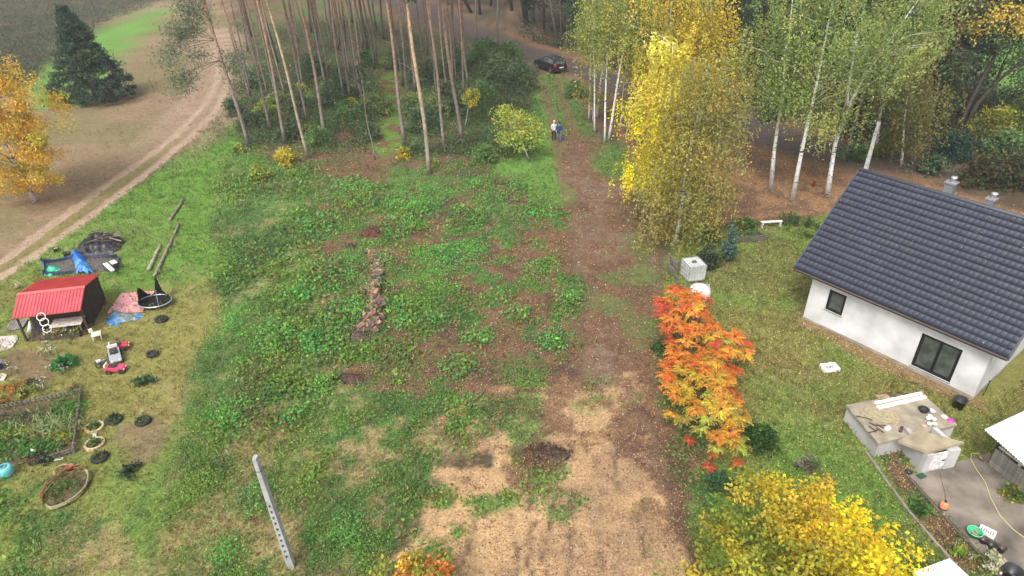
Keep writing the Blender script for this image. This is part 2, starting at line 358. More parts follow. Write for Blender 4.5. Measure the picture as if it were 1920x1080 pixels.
LN = {k: GP(v) for k, v in {
    'trkA': [(-300, 640), (0, 492), (60, 447), (130, 397), (200, 346), (270, 300), (330, 252), (380, 200), (405, 155), (405, 110), (395, 60)],
    'trkB': [(-300, 690), (0, 519), (60, 482), (130, 434), (200, 382), (290, 312), (360, 255), (405, 205), (428, 155), (428, 105), (418, 55)],
    'rutL': [(1008, 142), (1020, 178), (1031, 215), (1041, 260), (1050, 310), (1062, 370), (1085, 450), (1120, 560), (1130, 660), (1140, 760)],
    'rutR': [(1043, 140), (1052, 175), (1062, 210), (1085, 270), (1110, 340), (1150, 450), (1180, 560), (1190, 680), (1180, 780)],
    'pathP': [(735, 110), (733, 160), (745, 200), (735, 250), (720, 300)],
    's1': [(930, 900), (950, 960), (965, 1020), (960, 1090)], 's2': [(1045, 870), (1040, 940), (1030, 1000), (1015, 1090)],
    's3': [(1100, 860), (1090, 920), (1075, 1000), (1060, 1090)], 's4': [(1160, 820), (1180, 900), (1210, 1000), (1230, 1090)], 's5': [(985, 890), (1000, 980), (985, 1090)], 's6': [(880, 970), (860, 1030), (840, 1090)], 's7': [(1125, 840), (1140, 960), (1130, 1090)], 's8': [(1070, 780), (1075, 860), (1050, 930)],
}.items()}
A = {k: np.array(v) for k, v in dict(
    bright=(.115, .215, .040), olive=(.20, .185, .058), dry=(.29, .22, .11), weed=(.088, .165, .044), weedb=(.11, .225, .055), red=(.155, .088, .054), dark=(.075, .05, .04),
    sand=(.41, .265, .14), sandd=(.29, .187, .108), grey=(.20, .155, .12), track=(.36, .26, .185), road=(.085, .066, .06), mead=(.235, .165, .10), meado=(.19, .155, .08), heath=(.07, .078, .045),
    leafb=(.26, .15, .08), leafd=(.155, .095, .06), floor=(.075, .06, .038), pale=(.30, .24, .14), gdk=(.07, .125, .04), strip=(.125, .235, .05), soil=(.12, .08, .055)).items()}
def ground_eval(x, y):
    wx = x + (fbm(x, y, 2.6, 4, 1) - .5) * 1.7; wy = y + (fbm(x, y, 2.6, 4, 2) - .5) * 1.7
    n1 = fbm(x, y, 3.2, 5, 3); n2 = fbm(x, y, 1.1, 4, 4); n3 = fbm(x, y, 8, 4, 5); n4 = fbm(x, y, .45, 3, 6)
    m = {k: None for k in Z}
    def mk(k, soft=.35, off=0.0, warp=True): return sstep(soft, -soft, psd(Z[k], wx if warp else x, wy if warp else y) + off)
    col = np.empty(x.shape + (3,)); col[:] = A['floor']
    def put(a, w): col[:] = col * (1 - w[..., None]) + a * w[..., None]
    def two(a, b, w): return A[a] * (1 - w[..., None]) + A[b] * w[..., None]
    weeds = np.zeros(x.shape); grass = np.zeros(x.shape); litter = np.zeros(x.shape)
    put(two('floor', 'leafd', sstep(.4, .6, n1)), np.ones(x.shape))
    w = mk('gap', 2); put(A['strip'], w)
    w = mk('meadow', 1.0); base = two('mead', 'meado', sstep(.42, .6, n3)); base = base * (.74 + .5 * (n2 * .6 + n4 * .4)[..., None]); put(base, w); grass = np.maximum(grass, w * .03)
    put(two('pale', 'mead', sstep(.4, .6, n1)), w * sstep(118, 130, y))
    w = mk('heath', 2.0); put(two('heath', 'leafd', .5 * sstep(.5, .65, n1)), w); weeds = np.maximum(weeds, w * .35)
    w = mk('strip', 1.2); put(A['strip'] * (.8 + .4 * n2[..., None]), w); grass = np.maximum(grass, w * .4)
    w = mk('pinefloor', .8); np_ = n1 * .35 + n2 * .4 + n4 * .25; put(two('leafd', 'gdk', sstep(.42, .58, np_)), w); weeds = np.maximum(weeds, w * sstep(.38, .56, np_) * .95); litter = np.maximum(litter, w * .4)
    w = sstep(2.1, .9, pld(LN['pathP'], wx, wy)); put(two('bright', 'red', sstep(.45, .6, n2)), w); weeds *= 1 - w
    w = mk('lawn', .5); yy = sstep(30, 40, y)
    base = two('olive', 'bright', np.clip(yy * 1.1 + sstep(.5, .62, n3) * .5 + (sstep(-18, -9, x) * sstep(26, 18, y)) * .4, 0, 1)); base = base * (.74 + .52 * n2[..., None])
    put(base, w); put(A['dry'], w * sstep(.53, .66, n1 * .6 + n4 * .4) * .55 * (1 - .6 * yy)); put(A['weed'], w * sstep(.46, .56, fbm(x, y, 1.3, 4, 19)) * sstep(22, 17, y) * .75); put(A['dry'], w * sstep(.56, .68, fbm(x, y, 1.8, 3, 9)) * sstep(20, 15, y) * .7)
    grass = np.maximum(grass, w * (.55 + .6 * yy)); weeds *= 1 - w; weeds = np.maximum(weeds, w * sstep(.48, .58, fbm(x, y, 1.3, 4, 19)) * sstep(21, 17, y) * .35)
    w = mk('mixed', .6); br = sstep(.462, .55, n1 * .36 + n2 * .40 + n4 * .24 + sstep(-1, 7, x) * .062 - sstep(-4, -10, x) * .02 - sstep(42, 48, y) * .03)
    put(two('weed', 'red', br) * (.75 + .5 * n4[..., None]), w); weeds = np.maximum(weeds, w * np.clip(1.0 - br * 1.0, .05, 1)); litter = np.maximum(litter, w * (.2 + br * .6)); grass = np.maximum(grass, w * .35 * (1 - br))
    put(A['dark'], w * sstep(.62, .72, n2) * .6)
    w = mk('weed', .5); low = sstep(25, 20, y); br = sstep(.50, .60, n1 * .42 + n2 * .36 + n4 * .22 + .03 * low)
    put(two('weed', 'dry', br * (.5 + .4 * low)) * (.8 + .4 * n4[..., None]), w); put(A['olive'], w * low * sstep(.52, .64, n3) * .4)
    wd = w * np.clip(1 - br * .8, 0, 1) * (1 - .45 * low * sstep(.45, .55, n1)); weeds = np.maximum(weeds, wd); grass = np.maximum(grass, w * low * .9)
    w = mk('brownA', .9) * sstep(.38, .52, n1 * .5 + n2 * .5); put(two('red', 'leafd', n2), w * .85); weeds *= 1 - .6 * w; w = mk('brownB', .8); put(A['red'], w * .8); weeds *= 1 - .8 * w
    w = mk('brownC', .9); put(two('red', 'dark', sstep(.5, .65, n2)), w * .75 * sstep(.36, .5, n1)); weeds *= 1 - .72 * w * sstep(.36, .5, n1); litter = np.maximum(litter, w * .7)
    w = mk('leaffloor', .8); put(two('leafb', 'leafd', sstep(.42, .62, n2)), w); litter = np.maximum(litter, w * .95); weeds *= 1 - w; grass *= 1 - w
    w = mk('rlawn', .5); base = two('olive', 'bright', np.clip(sstep(.42, .60, n3) * .55 + .12 + sstep(25, 17, y) * .45, 0, 1)) * (.70 + .5 * n2[..., None]); put(base, w); put(A['leafd'], w * sstep(.54, .68, n1) * .35 * sstep(19, 26, y))
    grass = np.maximum(grass, w * .8); litter = np.where(w > .5, .55 + .35 * sstep(22, 32, y), litter); weeds *= 1 - w
    w = mk('plinth', .25); put(two('sandd', 'red', n2), w * .8); grass *= 1 - w
    w = mk('border', .2, warp=False); put(two('leafd', 'gdk', sstep(.45, .58, n2)), w); litter = np.maximum(litter, w)
    w = mk('rgrassdk', .4); put(two('gdk', 'red', sstep(.5, .62, n2)), w); weeds = np.maximum(weeds, w * .55)
    w = mk('drive', .45); put(two('red', 'grey', sstep(.46, .64, n1 * .6 + n4 * .4) * .6) * (.72 + .5 * n2[..., None]), w * (.6 + .35 * sstep(.35, .5, n2) * sstep(62, 52, y))); put(A['weed'], w * sstep(.53, .62, fbm(x, y, 1.7, 4, 31)) * .6 * sstep(48, 34, y) * sstep(12, 8, x)); weeds *= 1 - .85 * w; litter = np.maximum(litter, w * .75); grass *= 1 - w
    put(two('bright', 'gdk', n2), w * sstep(56, 64, y) * .85); grass = np.maximum(grass, w * sstep(56, 64, y) * .8)
    w = sstep(2.4, .8, np.hypot((wx - G(1150, 300)[0]) / 1.0, (wy - G(1150, 300)[1]) / 2.6)); put(two('gdk', 'bright', n2), w * .9); grass = np.maximum(grass, w * .7); litter *= 1 - .6 * w
    w = mk('grassbank', .5); put(A['strip'] * (.7 + .5 * n2[..., None]), w * .95); grass = np.maximum(grass, w); litter *= 1 - .8 * w; weeds *= 1 - .7 * w
    for k, ww in (('rutL', .36), ('rutR', .38)):
        w = sstep(ww + .3, ww - .12, pld(LN[k], x + (n2 - .5) * .5, y)); put(two('red', 'grey', sstep(60, 35, y) * .55 * sstep(.4, .6, n1)), w * (.75 - .4 * sstep(48, 38, y)) * (.5 + .7 * n2)); grass *= 1 - w; weeds *= 1 - .8 * w
    w = sstep(.22, -.22, psd(Z['sand'], wx, wy) + (n4 - .5) * 1.3 + (n2 - .5) * .8); pt = fbm(x, y, 1.5, 5, 12)
    base = two('sand', 'sandd', sstep(.44, .62, n1 * .6 + n2 * .4)) * (.88 + .24 * n2[..., None]); put(base, w * sstep(-.05, .15, w)); weeds *= 1 - w; grass *= 1 - w; litter = np.where(w > .5, .07 + .35 * sstep(4, 7, x) + .3 * sstep(.5, .62, n2), litter)
    g_ = w * sstep(.56, .63, pt) * sstep(6, -1, x) ; put(A['weedb'], g_ * .85); weeds = np.maximum(weeds, g_ * .6); grass = np.maximum(grass, g_ * .6)
    r_ = w * np.clip(sstep(.56, .64, fbm(x, y, 2.0, 5, 15)) + sstep(.47, .58, fbm(x, y, .9, 4, 16)) * sstep(19.5, 22, y) * .85 * sstep(-4.5, -2, x), 0, 1) * sstep(15.5, 18.5, y); put(A['red'], r_ * .85); litter = np.maximum(litter, r_ * .8)
    gul = np.zeros(x.shape)
    for k in ('s1', 's2', 's3', 's4', 's5', 's6', 's7', 's8'):
        l_ = w * sstep(.17, .02, pld(LN[k], x + (n1 - .5) * 1.6 + (n4 - .5) * .3, y)) * sstep(.42, .58, n2); put(two('sandd', 'dark', n4), l_ * .95); gul = np.maximum(gul, l_)
    w = sstep(.3, -.3, psd(Z['brownE'], wx, wy) + (n4 - .5) * 1.2) * sstep(.36, .5, n2 * .5 + n4 * .5); put(two('red', 'dark', .2 + .7 * n4), w * .85); litter = np.maximum(litter, w * .9)
    w = mk('brownD', .3); put(two('red', 'dark', .3 + .5 * n4), w * .9); weeds *= 1 - w; litter = np.maximum(litter, w)
    for k in ('dryL', 'dirtL'): w = mk(k, .3); put(two('soil', 'dry', n2 * .6), w * .8); grass *= 1 - .8 * w
    w = mk('bedsoil', .1, warp=False); put(A['soil'], w * .9); grass *= 1 - w
    dA, dB = pld(LN['trkA'], x, y) + (n2 - .5) * .5, pld(LN['trkB'], x, y) + (n2 - .5) * .5
    far = sstep(48, 66, y); mid = sstep(3.6 + 0 * x, 2.2, np.minimum(dA, dB)) * far; put(two('track', 'red', n2 * .6), mid * .8)
    tr = np.maximum(sstep(.50, .18, dA), sstep(.58, .22, dB)); put(A['track'] * (.85 + .3 * n2[..., None]), tr * .95); grass *= 1 - tr; put(A['olive'], sstep(1.1, .5, np.abs(dA - dB)) * sstep(2.2, 1.2, np.maximum(dA, dB)) * .6 * (1 - far) * (1 - tr))
    sdr = psd(Z['road'], wx, wy); w = sstep(.5, -.3, sdr); put(two('road', 'leafd', .6 * sstep(.45, .6, n2) * sstep(-1.2, .2, sdr) + .15 * n1), w); grass *= 1 - w; weeds *= 1 - w; litter = np.where(w > .4, .25 * sstep(-1.5, .3, sdr), litter)
    w = sstep(1.6, 0, np.abs(sdr - .8)); put(two('leafb', 'leafd', n2), w * .6 * (1 - sstep(62, 70, y) * sstep(3, 1, x) * .5))
    h = (n1 - .5) * .16 + (n2 - .5) * .10 + (n4 - .5) * .06 - tr * .05 - gul * .07 + weeds * .06 * n4
    h = h * (1 - sstep(13, 14.2, x) * sstep(29, 26, y) * .9)
    return col, weeds, grass, litter, h
def axis(a, b, step, lo, hi, gr=1.16):
    v = list(np.arange(a, b, step)); s = step
    while v[-1] < hi: s *= gr; v.append(v[-1] + s)
    s = step; pre = []; x0 = a
    while x0 > lo: s *= gr; x0 -= s; pre.append(x0)
    return np.array(pre[::-1] + v)
ys = np.concatenate([axis(12, 34, .14, -60, 30)[:-1], np.arange(34, 60, .19), np.arange(60, 100, .34)])
ys = np.unique(np.round(ys, 4)); e = [ys[-1]]; st = .5
while e[-1] < 300: st *= 1.15; e.append(e[-1] + st)
ys = np.concatenate([ys, e[1:]]); xs = axis(-34, 34, .17, -300, 300)
GX, GY = np.meshgrid(xs, ys); gcol, gw, gg, gl, gh = ground_eval(GX, GY)
GV = np.stack([GX, GY, gh], -1)
cx = (GX[:-1, :-1] + GX[1:, 1:]) / 2; cy = (GY[:-1, :-1] + GY[1:, 1:]) / 2
zid = np.zeros(cx.shape, int)
zid[psd(Z['leaffloor'], cx, cy) < 0] = 7; zid[psd(Z['meadow'], cx, cy) < 0] = 6; zid[psd(Z['lawn'], cx, cy) < 0] = 5; zid[psd(Z['rlawn'], cx, cy) < 0] = 4
zid[psd(Z['sand'], cx, cy) < 0] = 3; zid[(psd(Z['drive'], cx, cy) < 0) & (zid != 3)] = 2; zid[psd(Z['road'], cx, cy) < 0] = 1
zid[np.minimum(pld(LN['trkA'], cx, cy), pld(LN['trkB'], cx, cy)) < 1.0] = 8
nx = len(xs); idx = np.arange(GX.size).reshape(GX.shape)
FQ = np.stack([idx[:-1, :-1], idx[:-1, 1:], idx[1:, 1:], idx[1:, :-1]], -1)
for k, nm in enumerate(['ground', 'forest_road', 'driveway', 'sandy_clearing', 'garden_lawn', 'grass_verge', 'meadow', 'forest_floor', 'dirt_track']):
    fq = FQ[zid == k]
    if len(fq) == 0: continue
    u, inv = np.unique(fq, return_inverse=True)
    o = link(nm, mesh_np(nm, GV.reshape(-1, 3)[u], inv.reshape(fq.shape), gcol.reshape(-1, 3)[u], M['ground'], True)); o['kind'] = 'structure'

# ---- plants nobody could count: weeds, grass tufts, fallen leaves
def inside_any(x, y, polys):
    r = np.zeros(x.shape, bool)
    for p in polys: r |= psd(p, x, y) < .05
    return r
SOLID = [GP(p) for p in ([(1505, 600), (1823, 752), (1990, 690), (1700, 540)], [(1580, 765), (1640, 855), (1790, 815), (1725, 735)], [(1680, 830), (1725, 890), (1795, 880), (1800, 830)],
                         [(1703, 895), (1800, 868), (1860, 850), (2100, 1000), (2000, 1150), (1890, 1085)], [(25, 618), (155, 607), (176, 552), (70, 540)])]
def sample(n, x0, x1, y0, y1):
    """candidates with density falling with distance, so that far ground gets fewer and larger clumps"""
    u = rng.random(n); y = y0 * (y1 / y0) ** (u * 1.0); x = (rng.random(n) * 2 - 1) * (y * .78 + 6); k = (x > x0) & (x < x1); return x[k], y[k]
def hgt(x, y): return ground_eval(x, y)[4]
def stuff(name, verts, cols, label, cat, mat='leaf'):
    o = link(name, leaf_mesh(name, verts, cols, mat)); tag(o, label, cat, None, 'stuff'); return o
def clumps(x, y, z, per, spread, hh, leaf, cols, g=rng, up=.8, elong=.6, droop=0.):
    N = len(x); k = per; c = np.stack([x, y, z], 1)[:, None, :] + g.normal(size=(N, k, 3)) * np.array([1, 1, 0]) * spread[:, None, None] * .6
    c[..., 2] += g.random((N, k)) * hh[:, None] + .02
    P = c.reshape(-1, 3); l_ = np.repeat(leaf, k) * (.7 + .6 * g.random(N * k))
    return quads(P, l_, l_ * elong, droop, up, g), jitter(np.repeat(cols, k, 0), .2, g)
LUSH = [(845, 490, 72), (600, 425, 42), (625, 515, 66), (655, 590, 55), (790, 375, 66), (660, 352, 46), (930, 355, 60), (755, 425, 44), (1040, 640, 34), (600, 645, 46), (860, 690, 36), (1105, 728, 18), (700, 545, 30), (980, 600, 26), (1000, 510, 26), (900, 640, 28), (720, 490, 26), (1010, 400, 30), (560, 560, 30), (520, 640, 44), (440, 620, 40), (430, 780, 40), (600, 745, 30), (860, 410, 34), (940, 560, 22), (1070, 560, 16), (820, 600, 24), (760, 610, 22), (740, 580, 18), (480, 940, 44), (660, 1000, 40), (430, 1040, 40), (545, 795, 30)]
x, y = sample(170000, -60, 60, 12.5, 88); c_, w_, g_, l_, h_ = ground_eval(x, y)
pt_ = sstep(.36, .56, fbm(x, y, 1.0, 4, 27) * .6 + fbm(x, y, 3.5, 3, 28) * .4); lu_ = np.zeros(len(x))
for (a_, b_, c_l) in LUSH: q_ = G(a_, b_); rr_ = c_l * mpp(a_, b_); lu_ = np.maximum(lu_, sstep(1.1, .6, np.hypot((x - q_[0]) / rr_, (y - q_[1]) / (rr_ * 1.1))))
k = (rng.random(len(x)) < np.maximum(w_ * (.10 + .62 * pt_), lu_ * .7)) & ~inside_any(x, y, SOLID); x, y, h_ = x[k], y[k], h_[k]
nz = fbm(x, y, 1.5, 4, 21); nz2 = fbm(x, y, 4, 3, 22)
pal = np.where((nz < .42)[:, None], np.array([.11, .185, .062]), np.where((nz < .58)[:, None], np.array([.14, .24, .062]), np.array([.20, .29, .06])))
lush = np.zeros(len(x))
for (a_, b_, c_l) in LUSH: q_ = G(a_, b_); rr_ = c_l * mpp(a_, b_); lush = np.maximum(lush, sstep(1.15, .55, np.hypot((x - q_[0]) / rr_, (y - q_[1]) / (rr_ * 1.1)) + (fbm(x, y, .8, 3, 51) - .5) * .8))
lk = rng.random(len(x)) < lush * .85; pal[lk] = pick([((.14, .37, .09), 3), ((.20, .41, .09), 2), ((.09, .27, .085), 1.5)], int(lk.sum()))
yel = rng.random(len(x)) < .06 * sstep(.45, .7, nz2) * 4; pal[yel] = np.array([.16, .19, .035])
brn = rng.random(len(x)) < .10 + .35 * sstep(.52, .66, fbm(x, y, 2.2, 3, 29)); pal[brn] = np.array([.22, .16, .075]) * (.7 + .6 * rng.random((brn.sum(), 1)))
pal = pal * np.array([1.08, 1.24, 1.1])
sc = .8 + y / 45
wz_ = sstep(.4, -.4, psd(Z['weed'], x, y)) * sstep(19, 25, y)
vv, cc = clumps(x, y, h_, 9, .30 * sc, (.06 + .26 * sstep(.42, .65, nz) + .30 * lush + .30 * wz_ * rng.random(len(x))) * (1 + 0 * sc), (.07 + .085 * sstep(.4, .62, nz2) * rng.random(len(x))) * sc, pal, up=1.1)
stuff('weeds', vv, cc, 'green nettles and bramble weeds covering the open middle of the plot', 'weeds')
x, y = sample(60000, -60, 60, 12.5, 75); c_, w_, g_, l_, h_ = ground_eval(x, y); k = (rng.random(len(x)) < w_ * .4 * sstep(.42, .6, fbm(x, y, 2.0, 4, 71))) & ~inside_any(x, y, SOLID); x, y, h_ = x[k], y[k], h_[k]; sc = .8 + y / 45
vv, cc = clumps(x, y, h_, 4, .16 * sc, .10 * sc, .24 * sc, pick([((.34, .26, .13), 3), ((.22, .15, .09), 2), ((.42, .36, .2), 1), ((.24, .27, .09), 2)], len(x)), elong=.07, up=-.1, droop=-.5); stuff('dead_stems', vv, cc, 'thin dry stems and stalks standing among the weeds', 'stems')
x, y = sample(150000, -60, 60, 12.5, 95); c_, w_, g_, l_, h_ = ground_eval(x, y)
k = (rng.random(len(x)) < g_ * .6) & ~inside_any(x, y, SOLID); x, y, h_, c_ = x[k], y[k], h_[k], c_[k]
sc = .7 + y / 40; cg = c_ * (1.0 + .5 * (rng.random((len(x), 1)) - .4)); dryk = rng.random(len(x)) < .10 + .35 * sstep(.5, .62, fbm(x, y, 1.2, 3, 30)) * (y < 40); cg[dryk] = np.array([.30, .24, .11]) * (.7 + .5 * rng.random((dryk.sum(), 1)))
vv, cc = clumps(x, y, h_, 3, .09 * sc, .05 * sc, .13 * sc, cg, up=-.1, elong=.22, droop=-.6)
stuff('grass_tufts', vv, cc, 'tufts of short green and straw coloured grass on the lawns', 'grass')
x, y = sample(620000, -60, 70, 12.5, 80); c_, w_, g_, l_, h_ = ground_eval(x, y)
k = (rng.random(len(x)) < l_ * .55) & ~inside_any(x, y, SOLID[:3]); x, y, h_ = x[k], y[k], h_[k]
pal = pick([((.46, .30, .14), 3), ((.38, .20, .10), 3), ((.26, .13, .08), 3), ((.62, .48, .36), 2.2), ((.12, .07, .05), 4.5), ((.5, .42, .14), 1)], len(x))
yl = (x > 9) & (y < 42) & (rng.random(len(x)) < .6); pal[yl] = np.array([.58, .46, .18])
P = np.stack([x, y, h_ + .035], 1); lv = (.035 + .04 * rng.random(len(x))) * (.75 + y / 60)
vv = quads(P, lv, lv * .75, 0, 1.6); stuff('fallen_leaves', vv, jitter(pal, .2), 'brown and yellow fallen leaves scattered over grass and dirt', 'leaves')

# ================================================================== HOUSE
HL, HD, EZ, RZ = 8.35, 7.8, 2.9, 7.12
HA = G(1505, 597); HB = G(1823, 748); HROT = math.atan2(HB[1] - HA[1], HB[0] - HA[0])
house = thing('house', 'white plastered house with dark grey tiled gable roof at the right', 'house', (HA[0], HA[1], 0), HROT)
WHT = (.52, .52, .515); ANT = (.010, .010, .012)
mb = MB(); th = .3
def wall_piece(x0, x1, z0, z1): mb.box(((x0 + x1) / 2, th / 2, (z0 + z1) / 2), (x1 - x0, th, z1 - z0), WHT)
wx0, wx1, wz0, wz1 = .97, 1.87, 1.08, 2.27; dx0, dx1, dz0, dz1 = 5.55, 7.3, .24, 2.08; WT = 2.72
for a in ((0, wx0, 0, WT), (wx0, wx1, 0, wz0), (wx0, wx1, wz1, WT), (wx1, dx0, 0, WT), (dx0, dx1, 0, dz0), (dx0, dx1, dz1, WT), (dx1, HL, 0, WT)): wall_piece(*a)
for xa in (0, HL):                                          # gable walls
    s = 1 if xa == 0 else -1; ap = HD / 2; zr = RZ - .28
    pr = [(th, 0), (HD - th, 0), (HD - th, WT), (ap, zr - .15), (th, WT)]
    va = [(xa, p[0], p[1]) for p in pr]; vb = [(xa + s * th, p[0], p[1]) for p in pr]; n = 5
    mb.add(va + vb, [tuple(range(n)), tuple(range(2 * n - 1, n - 1, -1))] + [(i, (i + 1) % n, n + (i + 1) % n, n + i) for i in range(n)], WHT)
mb.box((HL / 2, HD - th / 2, WT / 2), (HL, th, WT), WHT)
mb.build('wall', 'plaster', house)
MB().box((HL / 2, HD / 2, .03), (HL + .06, HD + .06, .22), (.27, .24, .205)).build('plinth', 'concrete', house)
MB().box((HL / 2, HD / 2, .25), (HL - 2 * th - .02, HD - 2 * th - .02, .06), (.2, .18, .16)).build('interior_floor', 'concrete', house)
for (x0, x1, z0, z1, nm, n) in ((wx0, wx1, wz0, wz1, 'window', 1), (dx0, dx1, dz0, dz1, 'sliding_door', 2)):
    fr = MB(); t = .075
    fr.box(((x0 + x1) / 2, .1, z0 + t / 2), (x1 - x0, .09, t), ANT).box(((x0 + x1) / 2, .1, z1 - t / 2), (x1 - x0, .09, t), ANT)
    fr.box((x0 + t / 2, .1, (z0 + z1) / 2), (t, .09, z1 - z0 - 2 * t), ANT).box((x1 - t / 2, .1, (z0 + z1) / 2), (t, .09, z1 - z0 - 2 * t), ANT)
    f = fr.build(nm, 'plastic', house)
    wd = (x1 - x0 - 2 * t) / n
    for i in range(n):
        xa, xb = x0 + t + i * wd + .004, x0 + t + (i + 1) * wd - .004; sb = MB(); q = .055; y_ = .075 + .03 * i
        sb.box(((xa + xb) / 2, y_, z0 + t + q / 2 + .004), (xb - xa, .05, q), ANT).box(((xa + xb) / 2, y_, z1 - t - q / 2 - .004), (xb - xa, .05, q), ANT)
        sb.box((xa + q / 2, y_, (z0 + z1) / 2), (q, .05, z1 - z0 - 2 * t - 2 * q - .01), ANT).box((xb - q / 2, y_, (z0 + z1) / 2), (q, .05, z1 - z0 - 2 * t - 2 * q - .01), ANT)
        sb.build('sash', 'plastic', f)
        MB().box(((xa + xb) / 2, y_ + .012, (z0 + z1) / 2), (xb - xa - 2 * q, .014, z1 - z0 - 2 * t - 2 * q - .012), (.03, .03, .03)).build('pane', 'glass', f)
    MB().box(((x0 + x1) / 2, .02, z0 - .02), (x1 - x0 + .06, .1, .035), (.2, .19, .18)).build('sill', 'concrete', f)
# roof: deck, tiles, ridge, chimneys
RX0, RX1, OV = -.85, 8.98, .5
SL = math.hypot(HD / 2 + OV, RZ - EZ); ang = math.atan2(RZ - EZ, HD / 2 + OV)
TILE = (.029, .034, .056)
rf = MB()
for s in (0, 1):
    y0, yr = (-OV, HD / 2) if s == 0 else (HD + OV, HD / 2); q = [(RX0, y0, EZ), (RX1, y0, EZ), (RX1, yr, RZ), (RX0, yr, RZ)]
    if s: q = q[::-1]
    rf.quadbox(q, .16, (.014, .014, .016))
roof = rf.build('roof', 'tile', house)
def tile_mesh(w, l):
    nx_ = 6; vs = []; fs = []
    for j, (yy_, hh) in enumerate(((0, .042), (l, .012))):
        for i in range(nx_ + 1):
            u_ = i / nx_; vs.append((u_ * w, yy_, hh + .011 * math.sin(math.pi * u_) ** .7))
    for i in range(nx_): fs.append((i, i + 1, nx_ + 2 + i, nx_ + 1 + i))
    for i in range(nx_): fs.append((i + 1, i, 2 * (nx_ + 1) + i, 2 * (nx_ + 1) + i + 1))
    vs += [(i / nx_ * w, .004, .030 + .006 * math.sin(math.pi * i / nx_) ** .7) for i in range(nx_ + 1)]
    return vs, fs
NC, NR = 42, 18; tw, tl = (RX1 - RX0) / NC, SL / NR
tvs, tfs = tile_mesh(tw - .022, tl - .036)
tme = MB().add(tvs, tfs, TILE).mesh('tile', M['tile'], True)
tm2 = MB().add(tvs, tfs, (.036, .040, .059)).mesh('tile', M['tile'], True)
MR = T(RX0, -OV, EZ) @ R(ang, 'X'); Minv = house.matrix_world
hrot = R(HROT, 'Z'); cells = []
for r in range(NR):
    for c in range(NC):
        m4 = MR @ T(c * tw, r * tl + .012, .004); wpos = T(HA[0], HA[1], 0) @ hrot @ m4 @ Vector((tw / 2, tl / 2, 0)); cells.append(((wpos - Vector((0, 0, CAM_H))).length, m4))
cells.sort(key=lambda a: a[0])
for d_, m4 in cells[:300]:
    o = link('tile', tme if rnd.random() < .7 else tm2, roof); o.matrix_local = m4 @ R(rnd.gauss(0, .006), 'X')
fb = MB()
for d_, m4 in cells[300:]:
    col = TILE if rnd.random() < .7 else (.036, .040, .059); m5 = m4 @ R(rnd.gauss(0, .006), 'X'); fb.add([m5 @ Vector(v) for v in tvs], tfs, col)
o = fb.build('tile_field', 'tile', roof, smooth=True); o['kind'] = 'stuff'
bk = MB()
for r in range(NR):
    yb = [HD + OV - (HD / 2 + OV) * q for q in (r / NR, (r + 1) / NR)]; zb = [EZ + (RZ - EZ) * q for q in (r / NR, (r + 1) / NR)]
    bk.add([(RX1, yb[0], zb[0] + .05), (RX0, yb[0], zb[0] + .05), (RX0, yb[1] + .01, zb[1] + .015), (RX1, yb[1] + .01, zb[1] + .015)], [(0, 1, 2, 3)], TILE)
bk.build('rear_sheet', 'tile', roof)
MB().tube([(RX0 - .02, HD / 2, RZ + .02), (RX1 + .02, HD / 2, RZ + .02)], .1, 10, (.055, .058, .072)).build('ridge_cap', 'tile', roof, smooth=True)
for xx in (RX0, RX1):
    g_ = MB()
    for s in (0, 1):
        y0 = -OV if s == 0 else HD + OV; sg = -1 if xx == RX0 else 1
        q = [(xx + sg * .0, y0, EZ + .06), (xx + sg * .07, y0, EZ + .06), (xx + sg * .07, HD / 2, RZ + .06), (xx + sg * .0, HD / 2, RZ + .06)]
        g_.quadbox(q if (s == 0) == (sg > 0) else q[::-1], .2, (.05, .052, .06))
    g_.build('verge_board', 'tile', roof)
gt = MB(); n = 9; pr = [(math.cos(math.pi + math.pi * i / n) * .065, math.sin(math.pi + math.pi * i / n) * .065) for i in range(n + 1)]
vsx = [(x_, -OV - .075 + p[0], EZ - .03 + p[1]) for x_ in (RX0, RX1) for p in pr]
gt.add(vsx, [(i, i + 1, n + 2 + i, n + 1 + i) for i in range(n)], (.075, .055, .05)); gt.build('gutter', 'tile', house)
MB().box(((RX0 + RX1) / 2, -OV + .012, EZ - .1), (RX1 - RX0, .02, .17), (.10, .06, .045)).build('fascia', 'wood', house)
MB().quadbox([(RX0, -OV + .03, EZ - .19), (RX1, -OV + .03, EZ - .19), (RX1, -.003, EZ - .19), (RX0, -.003, EZ - .19)], .02, (.3, .27, .23)).build('soffit', 'wood', house)
for (xc, yc, hc, w_) in ((3.3, HD / 2 + .4, 7.6, .4), (5.12, HD / 2 + .35, 7.4, .34)):
    ch = MB().box((xc, yc, hc - .75), (w_, w_, 1.5), (.16, .165, .175)).build('chimney', 'concrete', roof)
    MB().box((xc, yc, hc + .04), (w_ + .1, w_ + .1, .07), (.2, .2, .21)).build('cap', 'concrete', roof)
    MB().lathe([(.0, .34), (.13, .34), (.15, .27), (.11, .24), (.10, .07)], 12, (.62, .63, .65), T(xc + .04, yc, hc)).build('flue', 'metal', roof, smooth=True)
for i in range(26):                                         # a few pale leaves lying on the tiles
    pass
lp = []
for i in range(46):
    p = T(HA[0], HA[1], 0) @ hrot @ MR @ Vector((rnd.random() * (RX1 - RX0), rnd.random() * SL, .075)); lp.append(tuple(p))
lp = np.array(lp); stuff('roof_leaves', quads(lp, .07, .05, 0, 1.), jitter(pick([((.5, .5, .48), 2), ((.42, .36, .2), 1)], len(lp)), .1), 'pale leaves stuck on the dark house roof tiles', 'leaves')

